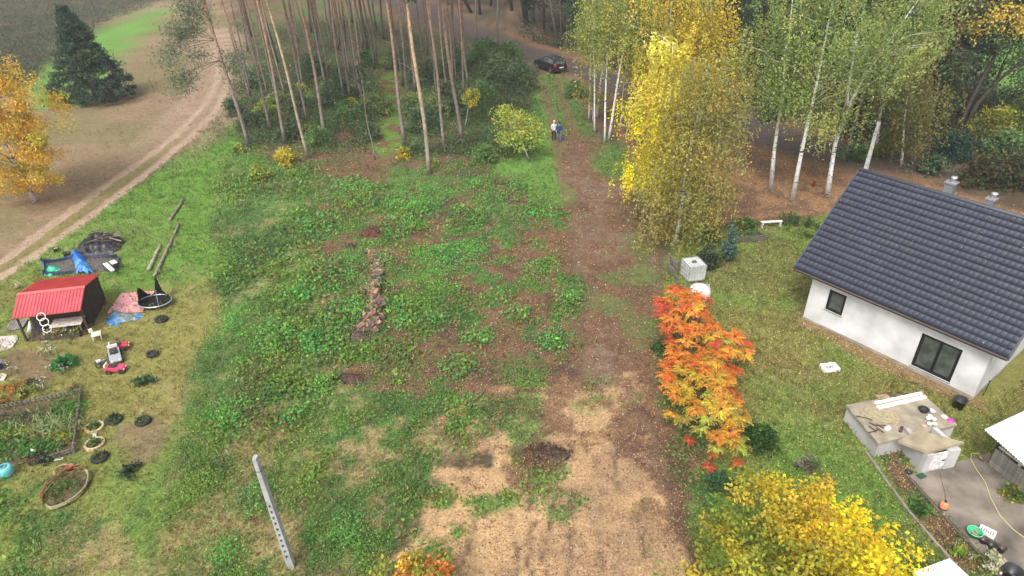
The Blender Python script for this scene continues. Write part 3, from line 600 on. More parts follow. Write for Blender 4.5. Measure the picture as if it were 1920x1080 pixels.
# ================================================================== ROOT CELLAR beside the house
CN = (.30, .255, .19); CW = (.42, .41, .40)
p = [G(1586, 760, .8), G(1725, 735, .8), G(1795, 797, .8), G(1647, 832, .8)]
cel = thing('root_cellar', 'low concrete root cellar with flat slab roof and door porch', 'cellar', (16, 21, 0))
L2 = lambda q, z=None: (q[0] - 16, q[1] - 21, q[2] if z is None else z)
ctr = sum(p) / 4; inn = [ctr + (q - ctr) * .965 for q in p]
MB().add([L2(q, -.02) for q in inn] + [L2(q, .70) for q in inn], [(3, 2, 1, 0), (4, 5, 6, 7)][::-1] + [(0, 4, 7, 3), (3, 7, 6, 2), (2, 6, 5, 1), (1, 5, 4, 0)], CW).build('wall', 'plaster', cel)
MB().quadbox([L2(q, .82) for q in p[::-1]], .12, CN).build('slab', 'concrete', cel)
e = [G(1683, 826, 1.08), G(1722, 806, 1.08), G(1808, 829, 1.14), G(1741, 848, 1.14)]
MB().quadbox([L2(q) for q in e[::-1]], .11, (.33, .27, .185)).build('porch_roof', 'concrete', cel)
b0, b1, b2 = G(1725, 890), G(1765, 884), G(1787, 878); bk0 = G(1684, 836)
fd = (b2 - b0) / np.linalg.norm(b2 - b0); inw = np.array([-fd[1], fd[0], 0]) 
def wl(a, b, t, z, col=CW):
    w = MB()
    d = (b - a) / np.linalg.norm(b - a); nn = np.array([-d[1], d[0], 0]) * t
    w.prism([(q[0] - 16, q[1] - 21) for q in (a, b, b + nn, a + nn)], -.02, z, col); w.build('porch_wall', 'plaster', cel)
wl(b0, b0 + fd * .28, .2, 1.0); wl(b0 + fd * 1.02, b2, .2, 1.0)
wl(bk0 - fd * 0.0, b0 + inw * .2, .18, .98); wl(b2 + inw * .2, b2 + inw * 1.3, .18, 1.0)
dd = MB(); a = b0 + fd * .29 + inw * .05; b = b0 + fd * 1.01 + inw * .05; nn = inw * .04
dd.prism([(q[0] - 16, q[1] - 21) for q in (a, b, b + nn, a + nn)], .02, .97, (.58, .57, .55)); door = dd.build('door', 'wood', cel)
hp = b0 + fd * .9 + inw * .03; MB().box((hp[0] - 16, hp[1] - 21, .55), (.12, .04, .03), (.08, .08, .08), math.atan2(fd[1], fd[0])).build('handle', 'metal', door)
ZS = .82
def on_slab(x, y, h=0.): return G(x, y, ZS + h)
def plank(name, label, cat, a, b, wdt, t, col, z, mat='wood', group=None):
    a, b = np.array(a), np.array(b); d = b - a; L_ = float(np.linalg.norm(d)); c = (a + b) / 2
    o = thing(name, label, cat, (c[0], c[1], z), math.atan2(d[1], d[0]), group) if False else MB().box((0, 0, t / 2), (L_, wdt, t), col).build(name, mat, None, (c[0], c[1], z), math.atan2(d[1], d[0]))
    return tag(o, label, cat, group)
plank('window_profile', 'long white plastic profile lying on cellar slab, nearer the house', 'profile', on_slab(1641, 757), on_slab(1728, 738), .13, .06, (.78, .79, .8), ZS + .006, 'plastic')
plank('window_profile', 'long white plastic profile on cellar slab, beside the dark slot, farther from house', 'profile', on_slab(1645, 766), on_slab(1735, 745), .16, .07, (.76, .78, .8), ZS + .006, 'plastic')
q = [on_slab(1623, 764), on_slab(1688, 775), on_slab(1683, 798), on_slab(1611, 784)]
tag(MB().quadbox([(*(v[:2]), ZS + .045) for v in q[::-1]], .04, (.33, .27, .17)).build('plywood_sheet', 'wood'), 'tan plywood sheet lying flat on the cellar slab', 'sheet')
tag(MB().box((0, 0, .03), (.5, .14, .05), (.12, .07, .05)).build('wood_offcut', 'wood', None, tuple(on_slab(1673, 742, .006)), -.6), 'dark brown wood offcut on the slab beyond the white profiles', 'offcut')
tag(MB().box((0, 0, .03), (.5, .12, .05), (.10, .06, .05)).build('wood_offcut', 'wood', None, tuple(on_slab(1694, 739, .006)), -.5), 'short dark board on the cellar slab nearest the house wall', 'offcut')
tag(MB().box((0, 0, .02), (.55, .3, .035), (.3, .22, .14)).build('plywood_offcut', 'wood', None, tuple(on_slab(1656, 745, .006)), .1), 'small brown board at the back edge of the slab', 'board')
for i in range(7):
    a = on_slab(1632 + rnd.random() * 24, 797 + rnd.random() * 14)
    tag(MB().box((0, 0, .02), (.32, .035, .035), (.10, .08, .065)).build('kindling_stick', 'wood', None, (a[0], a[1], ZS + .005 + .012 * i), rnd.random() * 3), 'thin dark stick in the heap on the slab near its front corner', 'stick', 'sticks heaped on the cellar slab')
def lathe_thing(name, label, cat, loc, prof, col, mat='plastic', n=18, M4=None, group=None, cols=None): return tag(MB().lathe(prof, n, col, M4, cols).build(name, mat, None, tuple(float(v) for v in loc), 0, True), label, cat, group)
BUCK = lambda r, h, t=.02: [(0, .0), (r * .8, 0), (r, h), (r + .015, h), (r + .015, h - .03), (r - t, h - .01), (r * .8 - t, .02), (0, .02)]
lathe_thing('cooking_pot', 'black round pot standing on the cellar slab', 'pot', on_slab(1731, 771), BUCK(.2, .14), (.02, .02, .022))
lathe_thing('glass_bowl', 'pale grey bowl beside the black pot on slab', 'bowl', on_slab(1747, 772), BUCK(.12, .07), (.45, .48, .46))
for (x_, y_, lb) in ((1743, 783, 'white cup farthest back in the crockery cluster on slab'), (1740, 787, 'white mug left in the crockery cluster on slab'), (1750, 788, 'white mug right in the crockery cluster on slab'), (1742, 797, 'white dish nearest the porch roof on the slab'), (1752, 797, 'small cream dish beside porch roof edge on the slab')):
    lathe_thing('cup', lb, 'cup', on_slab(x_, y_), BUCK(.085, .09, .012), (.78, .77, .74), group='white crockery on the cellar slab')
lathe_thing('plate', 'pale plate next to the pink bowl on slab', 'plate', on_slab(1770, 782), BUCK(.11, .035), (.6, .58, .5))
lathe_thing('plastic_bowl', 'bright pink plastic bowl on the slab corner', 'bowl', on_slab(1782, 789), [(0, .09), (.07, .09), (.12, .03), (.13, 0), (.11, 0), (0, .07)], (.75, .04, .45))
lathe_thing('round_tray', 'salmon pink round lid lying on the slab', 'lid', on_slab(1733, 797), [(0, .03), (.1, .03), (.11, 0)], (.65, .3, .24))
tag(MB().tube([(-.15, 0, .06), (.15, 0, .06)], .06, 10, (.07, .03, .03)).build('bottle', 'plastic', None, tuple(on_slab(1689, 807)), .9, True), 'dark brown bottle lying at the porch corner of the slab', 'bottle')
wh = thing('tool_case', 'small white box with lid on the slab front', 'box', on_slab(1664, 805)); MB().box((0, 0, .045), (.22, .14, .09), (.75, .75, .73), .4).build('body', 'plastic', wh); MB().box((0, 0, .1), (.23, .15, .02), (.66, .66, .66), .4).build('lid', 'plastic', wh)
tag(MB().tube([(-.3, 0, .02), (.1, .03, .02), (.32, -.02, .02)], .018, 5, (.08, .06, .05)).build('iron_bar', 'metal', None, tuple(on_slab(1620, 784, .05)), -.4), 'thin dark bar lying along the plywood sheet', 'bar')
# bin beside the house, stake, sink on the lawn, scrap bits
def bin_thing(label, loc, r, h, col=(.022, .023, .026), name='garden_bin'):
    t = thing(name, label, 'bin', loc); MB().lathe(BUCK(r, h, .025), 22, col).build('body', 'plastic', t, smooth=True); MB().torus(r, .025, tuple(c * 1.3 for c in col), (0, 0, h - .03), 22, 6).build('rim', 'plastic', t, smooth=True)
    for s in (-1, 1): MB().tube([(s * (r + .0), -.06, h - .1), (s * (r + .06), 0, h - .06), (s * (r + .0), .06, h - .1)], .014, 5, col).build('handle', 'plastic', t)
    return t
bin_thing('black plastic bin on the grass by the house corner', G(1795, 764), .27, .5)
bin_thing('large black tub at the bottom right on the yard', G(1892, 1085), .27, .48)
st = thing('iron_stake', 'thin dark stake upright by the house right corner', 'stake', G(1843, 742)); MB().tube([(0, 0, -.1), (.02, 0, .85)], .018, 6, (.05, .045, .04)).build('rod', 'metal', st); MB().box((0.02, 0, .84), (.1, .03, .03), (.05, .045, .04)).build('cross_bar', 'metal', st)
sk = thing('sink', 'white broken sink lying on the lawn before the house', 'sink', G(1555, 692), .15)
m_ = MB(); m_.box((0, 0, .03), (.78, .5, .06), (.7, .72, .74)); 
for (cx_, cy_, dx_, dy_) in ((0, .22, .78, .06), (0, -.22, .78, .06), (-.36, 0, .06, .38), (.36, 0, .06, .38)): m_.box((cx_, cy_, .12), (dx_, dy_, .12), (.76, .77, .78))
m_.build('basin', 'plastic', sk); MB().box((.04, 0, .09), (.34, .2, .05), (.42, .38, .36)).build('stone_fill', 'concrete', sk); MB().box((.2, .27, .1), (.24, .16, .05), (.78, .79, .8), .3).build('loose_panel', 'plastic', sk)
# young bare shoot by the slab
br = thing('young_sapling', 'thin yellow twiggy sapling between house and slab', 'sapling', G(1650, 742)); m_ = MB()
for q in ((.5, .35, .5), (.75, .5, .62), (-.05, .02, .75), (.3, .45, .55)): m_.tube([(0, 0, 0), (q[0] * .5, q[1] * .5, q[2] * .55), q], [.016, .012, .006], 5, (.3, .26, .1))
m_.build('stem', 'bark', br); cc_ = rng.normal(size=(70, 3)) * .12 + np.array([.62, .45, .6]); link('foliage', leaf_mesh('foliage', quads(cc_, .12, .07, .2), jitter(pick([((.3, .28, .06), 1), ((.14, .2, .05), 1)], 70), .2)), br)

# ================================================================== YARD, outbuilding
yard = [G(1703, 893), G(1750, 884), G(1800, 866), G(1850, 852), G(2150, 1010), G(2150, 1200), G(1960, 1180), G(1885, 1090)]
o = MB().prism([(q[0], q[1]) for q in yard[::-1]] if False else [(q[0], q[1]) for q in yard][::-1], -.05, .07, (.185, .155, .125)).build('concrete_yard', 'yard'); o['kind'] = 'structure'
YZ = .07
def kerb_run(name, label, pts, w_, h_, col, cat='kerb'):
    t = thing(name, label, cat, (pts[0][0], pts[0][1], 0))
    for a, b in zip(pts, pts[1:]):
        n_ = max(1, int(np.linalg.norm(b - a) / .98))
        for i in range(n_):
            q0 = a + (b - a) * (i / n_); q1 = a + (b - a) * ((i + 1) / n_); c = (q0 + q1) / 2 - pts[0]; d = q1 - q0; L_ = np.linalg.norm(d)
            MB().box((0, 0, 0), (L_ - .015, w_, h_), col).build('kerb_stone', 'concrete', t, (c[0], c[1], h_ / 2 - .03 + rnd.uniform(-.012, .012)), math.atan2(d[1], d[0]) + rnd.uniform(-.01, .01))
    return t
kerb_run('garden_kerb', 'weathered concrete edging between lawn and leafy border', [G(1622, 850), G(1700, 958), G(1760, 1028), G(1830, 1110)], .09, .15, (.25, .22, .17))
kerb_run('yard_kerb', 'dark edging along the left side of concrete yard', [G(1701, 897), G(1760, 962), G(1815, 1020), G(1880, 1092)], .07, .14, (.12, .10, .08))
sp = thing('garden_sprayer', 'orange pressure sprayer with black lance on the yard', 'sprayer', G(1768, 952, YZ))
MB().lathe([(0, 0), (.13, 0), (.15, .06), (.15, .2), (.1, .29), (.05, .31), (0, .31)], 16, (.70, .24, .10)).build('tank', 'plastic', sp, smooth=True)
MB().lathe([(.05, .3), (.05, .36), (0, .36)], 10, (.03, .03, .03)).build('pump', 'plastic', sp); MB().lathe([(0, -.002), (.16, -.002), (.16, .05), (.15, .055)], 16, (.05, .04, .04)).build('foot', 'plastic', sp)
MB().tube([(.02, .05, .34), (.05, .25, .5), (0, .5, .75), (-.08, .7, 1.05)], [.016, .014, .01, .008], 6, (.05, .05, .05)).build('lance', 'plastic', sp)
gb = thing('green_basin', 'bright green plastic basin with scraps inside', 'basin', G(1825, 1003, YZ)); MB().lathe(BUCK(.24, .2, .02), 24, (.03, .36, .16)).build('tub', 'plastic', gb, smooth=True)
MB().torus(.245, .018, (.12, .5, .28), (0, 0, .195), 24, 6).build('rim', 'plastic', gb, smooth=True); m_ = MB()
for i in range(5): m_.box((rnd.uniform(-.1, .1), rnd.uniform(-.1, .1), .06 + .02 * i), (.12, .06, .04), (.4, .25, .16), rnd.random() * 3)
m_.build('scrap', 'wood', gb)
ct = thing('slotted_crate', 'white slotted plastic tray beside green basin', 'tray', G(1850, 999, YZ), -.75); m_ = MB()
for i in range(7): m_.box((-.21 + i * .07, 0, .07), (.045, .3, .02), (.66, .62, .58))
m_.build('base_grid', 'plastic', ct)
MB().box((0, .16, .06), (.5, .025, .12), (.72, .69, .66)).box((0, -.16, .06), (.5, .025, .12), (.72, .69, .66)).box((.24, 0, .06), (.025, .294, .12), (.72, .69, .66)).box((-.24, 0, .06), (.025, .294, .12), (.72, .69, .66)).build('frame', 'plastic', ct)
lathe_thing('plant_pot', 'brown pot with rubble between basin and black pot', 'pot', G(1842, 1016, YZ), BUCK(.14, .2), (.07, .045, .04))
lathe_thing('plant_pot', 'black pot behind the white flowers on yard', 'pot', G(1857, 1026, YZ), BUCK(.15, .2), (.025, .025, .028))
lathe_thing('plant_pot', 'small black pot closest to the white flowers', 'pot', G(1857, 1040, YZ), BUCK(.11, .15), (.03, .028, .03))
lathe_thing('bucket', 'dark brown bucket standing alone on the yard', 'bucket', G(1876, 1034, YZ), BUCK(.13, .24), (.06, .045, .04))
lathe_thing('plant_pot', 'dark pot by the cellar porch corner', 'pot', G(1703, 888), BUCK(.11, .14), (.025, .025, .04))
lathe_thing('plant_pot', 'clay pot near the outbuilding post', 'pot', G(1838, 862), BUCK(.12, .14), (.2, .1, .07))
dm = MB(); dm.box((0, 0, .02), (.34, .22, .04), (.03, .08, .045), .4); tag(dm.build('door_mat', 'rubber', None, tuple(G(1727, 893, YZ + .004))), 'small dark green mat under the porch corner', 'mat')
pts = [G(x_, y_, YZ + .02) for x_, y_ in ((1842, 862), (1834, 850), (1822, 850), (1820, 860), (1828, 876), (1848, 905), (1858, 935), (1876, 968), (1900, 993), (1930, 1015), (1975, 1050))]
tag(MB().tube(pts, .017, 6, (.5, .47, .22)).build('garden_hose', 'plastic', None, (0, 0, 0), 0, True), 'pale yellow hose snaking across the concrete yard', 'hose')
# outbuilding at right edge
ob = thing('outbuilding', 'grey timber outbuilding with white corrugated roof at right edge', 'shed', (19.2, 19, 0))
c0, c1, c2 = G(1845, 805, 2.2), G(1948, 757, 2.5), G(1958, 905, 2.2)
ux = (c2 - c0); LX = np.linalg.norm(ux); ux = ux / LX; vx = c1 - c0; LV = np.linalg.norm(vx)
m_ = MB(); nn_ = 70; vs_ = []
for i in range(nn_ + 1):
    b = c0 + ux * LX * i / nn_ + np.array([0, 0, .022 * math.sin(i * math.pi / 1.5)]); vs_ += [b - np.array([19.2, 19, 0]), b + vx * 1.6 - np.array([19.2, 19, 0])]
m_.add(vs_, [(2 * i, 2 * i + 2, 2 * i + 3, 2 * i + 1) for i in range(nn_)], (.58, .60, .62)); m_.build('roof', 'sheet', ob)
wa, wb = G(1852, 872), G(2010, 1000); wd_ = (wb - wa) / np.linalg.norm(wb - wa); wn_ = np.array([-wd_[1], wd_[0], 0]); WL = float(np.linalg.norm(wb - wa)); wr = math.atan2(wd_[1], wd_[0])
nb = 6
for i in range(nb):                                        # boarded lower wall, six horizontal boards
    c = wa + wd_ * WL / 2 - np.array([19.2, 19, 0]); MB().box((0, 0, 0), (WL, .04 + .006 * (i % 2), .135), tuple(np.array((.23, .215, .19)) * rnd.uniform(.8, 1.15))).build('board', 'wood', ob, (c[0], c[1], .1 + i * .145), wr)
for i, t_ in enumerate((.0, .28, .62, 1.0)):
    c = wa + wd_ * (WL * t_) + wn_ * .05 - np.array([19.2, 19, 0]); MB().box((0, 0, 1.06), (.09, .09, 2.12), (.05, .045, .04) if i == 0 else (.5, .5, .48)).build('post', 'wood', ob, (c[0], c[1], 0), wr)
c = wa + wd_ * WL / 2 + wn_ * 1.2 - np.array([19.2, 19, 0]); MB().box((0, 0, 1.0), (WL, .06, 2.0), (.05, .045, .042)).build('back_wall', 'wood', ob, (c[0], c[1], 0), wr)
c = wa + wd_ * WL / 2 + wn_ * .05 - np.array([19.2, 19, 0]); MB().box((0, 0, 1.02), (WL - .1, .05, .05), (.55, .55, .53)).build('window_rail', 'wood', ob, (c[0], c[1], 0), wr)
for i in range(9):
    c = wa + wd_ * (.4 + i * .28) + wn_ * .25; c[2] = 1.0
    tag(MB().lathe(BUCK(.07, .12), 10, pick([((.3, .14, .09), 1), ((.1, .1, .1), 1), ((.45, .43, .4), 1)], 1)[0].tolist()).build('flower_pot', 'plastic', None, (c[0], c[1], .06), 0, True), 'small pot standing inside the open side of the outbuilding', 'pot', 'pots inside the outbuilding') if False else None
# white sheet roof corner at the bottom edge
q = [G(1712, 1072, 1.1), G(1780, 1047, 1.1), G(1850, 1110, 1.1), G(1790, 1150, 1.1)]
tb = thing('garden_table', 'white topped garden table at the bottom edge of lawn', 'table', tuple(sum(q) / 4 * np.array([1, 1, 0]))); cb = sum(q) / 4
MB().quadbox([(v[0] - cb[0], v[1] - cb[1], 1.1) for v in q[::-1]], .04, (.80, .81, .83)).build('table_top', 'plastic', tb)
for v in q: v2 = (v - cb) * .85; MB().box((v2[0], v2[1], .53), (.05, .05, 1.06), (.3, .3, .3)).build('leg', 'metal', tb)

# ================================================================== RED-ROOFED SHED and the things round it
SA = math.radians(14.0); so = np.array([-23.2, 29.55])
shed = thing('garden_shed', 'dark wooden garden shed with red sheet metal roof', 'shed', (so[0], so[1], 0), SA)
def sl(x, y, z=0): p_ = G(x, y, z); d = p_[:2] - so; ca, sa = math.cos(SA), math.sin(SA); return np.array([d[0] * ca + d[1] * sa, -d[0] * sa + d[1] * ca, z])
RED = (.50, .035, .04)
SX0, SX1, SYF, SYR, SYB, SZE, SZR, SZB = -1.62, 1.44, -1.4, .02, 2.42, 1.55, 2.12, 1.55
def ribbed(name, ya, za, yb, zb, flip=False, RED=(.46, .07, .085)):  # default red is the front panel's, pinker with sky sheen put into the colour
    m_ = MB(); n_ = 20; w_ = (SX1 - SX0) / n_; vs_ = []; 
    for i in range(n_):
        for (u_, h_) in ((0, 0), (.55, 0), (.66, .032), (.86, .032), (.99, 0)):
            x_ = SX0 + (i + u_) * w_; vs_ += [(x_, ya, za + h_), (x_, yb, zb + h_)]
    k_ = len(vs_) // 2; m_.add(vs_, [(2 * i, 2 * i + 2, 2 * i + 3, 2 * i + 1) for i in range(k_ - 1)], RED)
    m_.quadbox([(SX0, ya, za - .004), (SX1, ya, za - .004), (SX1, yb, zb - .004), (SX0, yb, zb - .004)] if not flip else [(SX1, ya, za - .004), (SX0, ya, za - .004), (SX0, yb, zb - .004), (SX1, yb, zb - .004)], .03, RED)
    return m_.build(name, 'sheet', shed)
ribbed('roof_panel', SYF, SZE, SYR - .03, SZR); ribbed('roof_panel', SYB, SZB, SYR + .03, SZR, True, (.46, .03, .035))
MB().quadbox([(SX0 - .02, SYR - .14, SZR - .01), (SX1 + .02, SYR - .14, SZR - .01), (SX1 + .02, SYR, SZR + .06), (SX0 - .02, SYR, SZR + .06)], .012, (.42, .10, .09)).quadbox([(SX1 + .02, SYR + .14, SZR - .01), (SX0 - .02, SYR + .14, SZR - .01), (SX0 - .02, SYR, SZR + .06), (SX1 + .02, SYR, SZR + .06)], .012, (.42, .10, .09)).build('ridge_cap', 'sheet', shed)
BW = (.045, .035, .03)
for i in range(9):                                         # right gable boards and back wall boards
    yb = -.28 + i * .28; zt = (SZE + (SZR - SZE) * (yb + 1.4) / 1.42) if yb < 0 else (SZR - (SZR - SZB) * (yb) / 2.4)
    MB().box((SX1 - .14, yb + .13, (zt - .14) / 2), (.03, .27, zt - .14), tuple(np.array(BW) * rnd.uniform(.8, 1.2))).build('wall_board', 'wood', shed)
    MB().box((SX0 + .22, yb + .13, (zt - .14) / 2), (.03, .27, zt - .14), BW).build('wall_board', 'wood', shed)
for i in range(11): MB().box((SX0 + .24 + .13 + i * .246, 2.2, .7), (.24, .03, 1.38), tuple(np.array(BW) * rnd.uniform(.8, 1.2))).build('wall_board', 'wood', shed)
MB().box((-.06, -.27, .82), (2.66, .03, 1.64), (.04, .032, .028)).build('front_wall', 'wood', shed)
for xx in (SX0 + .1, SX1 - .1): MB().box((xx, SYF + .25, .76), (.08, .08, 1.52), (.06, .045, .035)).build('post', 'wood', shed)
MB().box((-.1, -.75, .03), (2.9, .95, .06), (.09, .07, .055)).build('porch_floor', 'wood', shed)
def shed_at(x, y, z=0): d = sl(x, y, z); m4 = T(so[0], so[1], 0) @ R(SA, 'Z'); return m4 @ Vector(d)
bq = G(126, 603, .64); bt = thing('wooden_bench', 'pale wooden table on the porch of the red roofed shed', 'table', (bq[0], bq[1], 0), SA)
for i in range(4): MB().box((0, -.3 + i * .2, .62), (1.45, .188, .04), (.56 + .02 * i, .50, .44)).build('plank', 'wood', bt)
for sx in (-.62, .62):
    for sy in (-.3, .3): MB().box((sx, sy, .3), (.06, .06, .6), (.25, .2, .16)).build('leg', 'wood', bt)
pl = thing('flower_trough', 'long planter of yellowing flowers before the shed table', 'planter', tuple(G(117, 634)), SA)
MB().box((0, 0, .13), (1.75, .3, .26), (.09, .075, .06)).build('trough', 'wood', pl); n_ = 260
P = np.stack([rng.uniform(-.85, .85, n_), rng.normal(0, .12, n_), .26 + rng.random(n_) * .3], 1); o_ = link('flowers', leaf_mesh('flowers', quads(P, .12, .09, 0, .8), jitter(pick([((.26, .26, .05), 4), ((.10, .15, .04), 3), ((.75, .7, .62), 1.2), ((.4, .09, .05), .8)], n_), .2)), pl); o_['kind'] = 'stuff'
for i, (x_, y_, z_) in enumerate(((77, 594, 1.15), (83, 604, .85), (88, 616, .55))):
    tag(MB().torus(.19, .02, (.72, .70, .62), n=18, m=6, M4=R(SA, 'Z') @ R(.9, 'X')).build('hoop', 'plastic', None, tuple(V(x_, y_, 27.7 - .25 * i)), 0, True), ['white hoop hanging highest in the chain at shed porch', 'middle white hoop of the hanging chain at shed porch', 'lowest white hoop of the hanging chain at shed porch'][i], 'hoop', 'white hoops hanging from the shed eave')
tag(MB().box((0, 0, .2), (.5, .36, .4), (.66, .66, .66)).box((0, 0, .415), (.52, .38, .03), (.75, .75, .74)).build('white_box', 'plastic', None, tuple(shed_at(110, 604, .35)), SA), 'white box standing in the shed porch', 'box') if False else None
bx = thing('storage_box', 'white storage box under the red shed eave', 'box', tuple(shed_at(110, 612)), SA); MB().box((0, 0, .35), (.48, .36, .7), (.62, .62, .62)).build('body', 'plastic', bx); MB().box((0, 0, .72), (.52, .4, .05), (.74, .74, .73)).build('lid', 'plastic', bx)
tag(MB().tube([(0, 0, 0), (.1, .05, .3), (.16, .06, .62)], [.14, .1, .02], 8, (.6, .63, .66)).build('feed_sack', 'cloth', None, tuple(G(56, 622)), 0, True), 'pale sack leaning at the shed left post', 'sack')
lathe_thing('bucket', 'blue bucket by the shed porch', 'bucket', G(79, 622), BUCK(.13, .25), (.03, .07, .3)); lathe_thing('bucket', 'dark red bucket behind the blue bucket', 'bucket', G(74, 617), BUCK(.12, .25), (.22, .03, .04))
pb = thing('pallet', 'grey weathered pallet on the ground left of shed', 'pallet', tuple(G(32, 612)), SA)
for i in range(6): MB().box((-.35 + i * .14, 0, .1), (.125, .95, .025), tuple(np.array((.20, .175, .165)) * rnd.uniform(.85, 1.15))).build('plank', 'wood', pb)
MB().box((0, .4, .04), (.82, .1, .085), (.15, .13, .12)).box((0, -.4, .04), (.82, .1, .085), (.15, .13, .12)).build('runner', 'wood', pb)
def blob_slab(name, label, cat, pts, z, col, mat):
    ps = [G(x_, y_) for x_, y_ in pts]; c = sum(ps) / len(ps); return tag(MB().prism([(q[0] - c[0], q[1] - c[1]) for q in ps][::-1], 0, z, col).build(name, mat, None, (c[0], c[1], 0)), label, cat)
blob_slab('paving_slab', 'pale stone slab at the left edge below pallet', 'slab', [(-30, 634), (15, 632), (33, 630), (34, 638), (24, 652), (0, 660), (-30, 662)], .07, (.50, .44, .40), 'concrete')
blob_slab('paving_slab', 'small pale slab fragment at left edge by daisies', 'slab', [(-20, 703), (8, 702), (14, 705), (8, 714), (-20, 718)], .07, (.52, .46, .38), 'concrete')
lathe_thing('crate', 'blue tub cut by the left edge of photo', 'tub', G(-2, 690), BUCK(.2, .3), (.08, .13, .4))
pp = thing('flower_pot', 'pot with cream flowers behind the shed', 'pot', G(34, 541)); MB().lathe(BUCK(.12, .16), 12, (.3, .25, .2)).build('pot', 'plastic', pp, smooth=True); P = rng.normal(size=(40, 3)) * .1 + np.array([0, 0, .24]); link('flowers', leaf_mesh('flowers', quads(P, .11, .1, 0, .8), jitter(pick([((.62, .58, .35), 3), ((.2, .24, .06), 1)], 40), .1)), pp)['kind'] = 'stuff'
bk_ = thing('coal_bucket', 'small black bucket on grass beside the track', 'bucket', G(107, 472)); MB().lathe(BUCK(.17, .28), 14, (.02, .02, .024)).build('body', 'plastic', bk_, smooth=True); MB().lathe([(0, .25), (.15, .24)], 12, (.35, .3, .24)).build('contents', 'cloth', bk_)
def crumple(name, label, cat, pts, hmax, colf, mat='tarp', n=34, seed=0, parent=None, inner=None):
    """a crumpled sheet lying on the ground over an outline"""
    ps = np.array([G(x_, y_)[:2] for x_, y_ in pts]); c = ps.mean(0); lo, hi = ps.min(0) - .05, ps.max(0) + .05
    gx, gy = np.meshgrid(np.linspace(lo[0], hi[0], n), np.linspace(lo[1], hi[1], n)); sdv = psd(ps, gx + (fbm(gx, gy, .3, 3, seed) - .5) * .3, gy + (fbm(gx, gy, .3, 3, seed + 1) - .5) * .3)
    ridge = 1 - np.abs(fbm(gx, gy, .35, 4, seed + 2) - .5) * 4; hh = np.clip(-sdv * 1.6, 0, 1) ** .6 * hmax * (.45 + .55 * ridge) + .02
    cols = colf(gx, gy, fbm(gx, gy, .4, 4, seed + 5)); ix = np.arange(n * n).reshape(n, n); f = np.stack([ix[:-1, :-1], ix[:-1, 1:], ix[1:, 1:], ix[1:, :-1]], -1)
    keep = (sdv[:-1, :-1] < .04) & (sdv[1:, 1:] < .04) & (sdv[1:, :-1] < .04) & (sdv[:-1, 1:] < .04); f = f[keep]
    u, inv = np.unique(f, return_inverse=True); v = np.stack([gx - c[0], gy - c[1], hh], -1).reshape(-1, 3)[u]
    bnd = v.copy(); o = link(name, mesh_np(name, v, inv.reshape(f.shape), cols.reshape(-1, 3)[u], M[mat]), parent, (c[0], c[1], 0))
    return tag(o, label, cat) if label else o
mixc = lambda a, b, lo=.45, hi=.55: (lambda gx, gy, n: np.array(a) * (1 - sstep(lo, hi, n)[..., None]) + np.array(b) * sstep(lo, hi, n)[..., None])
crumple('black_tarp', 'black tarp heap with rubble and sticks beside track', 'tarp', [(140, 476), (148, 462), (165, 446), (190, 441), (222, 442), (236, 455), (230, 468), (215, 476), (180, 482), (150, 483)], .55, mixc((.010, .010, .013), (.035, .033, .036), .5, .64), n=46, seed=40)
for i in range(16):
    a = G(172 + rnd.random() * 52, 448 + rnd.random() * 20); l_ = .5 + rnd.random() * .7
    tag(MB().box((0, 0, .03), (l_, .07, .045), tuple(np.array((.20, .165, .13)) * rnd.uniform(.3, 1.2))).build('scrap_lath', 'wood', None, (a[0], a[1], .42 + .03 * rnd.random() + .01 * i), rnd.uniform(-.5, .9)), 'broken brown lath lying on the black tarp heap', 'lath', 'broken laths on the black tarp')
pool = [G(81, 497), G(140, 488), G(222, 486), G(222, 508), G(140, 512), G(82, 518)]
pc = sum(pool) / 6; pt_ = thing('collapsed_pool', 'long collapsed blue pool with dark liner behind red shed', 'pool', (pc[0], pc[1], 0))
m_ = MB(); 
def pw(a, b, h, t_, col): 
    d = b - a; L_ = np.linalg.norm(d); n_ = max(2, int(L_ / .28)); nn = np.array([-d[1], d[0], 0]) / L_; vs_ = []
    for i in range(n_ + 1):
        q = a + d * i / n_ - pc; o_ = (vnoise(np.array([i * .7 + a[0]]), np.array([a[1]]))[0] - .5) * .3; hh = h * (.45 + .8 * vnoise(np.array([i * .55 + a[1]]), np.array([a[0] * 3]))[0])
        for (z_, w_, k_) in ((0, 0, 0), (hh * .6, .6, 0), (hh, 1, 0), (hh, 1, 1), (0, 0, 1)): e_ = nn * (o_ * w_ + t_ * (.5 - k_)); vs_.append((q[0] + e_[0], q[1] + e_[1], z_ + .005))
    m_.add(vs_, [(5 * i + j, 5 * i + 5 + j, 5 * i + 6 + j, 5 * i + 1 + j) for i in range(n_) for j in range(4)], col)
pw(pool[0], pool[1], .42, .08, (.022, .045, .115)); pw(pool[1], pool[2], .42, .08, (.04, .045, .065)); pw(pool[2] + np.array([-.05, -.05, 0]), pool[3] + np.array([-.05, .06, 0]), .34, .1, (.02, .05, .14)); pw(pool[3], pool[4], .2, .1, (.07, .06, .055)); pw(pool[4], pool[5], .2, .1, (.022, .04, .10)); pw(pool[5] + np.array([.06, .06, 0]), pool[0] + np.array([.06, -.06, 0]), .4, .1, (.07, .13, .22))
m_.build('side_wall', 'tarp', pt_)
cen = [pc + (q - pc) * .97 for q in pool]; MB().prism([(q[0] - pc[0], q[1] - pc[1]) for q in cen][::-1], .02, .12, (.10, .09, .085)).build('liner', 'tarp', pt_)
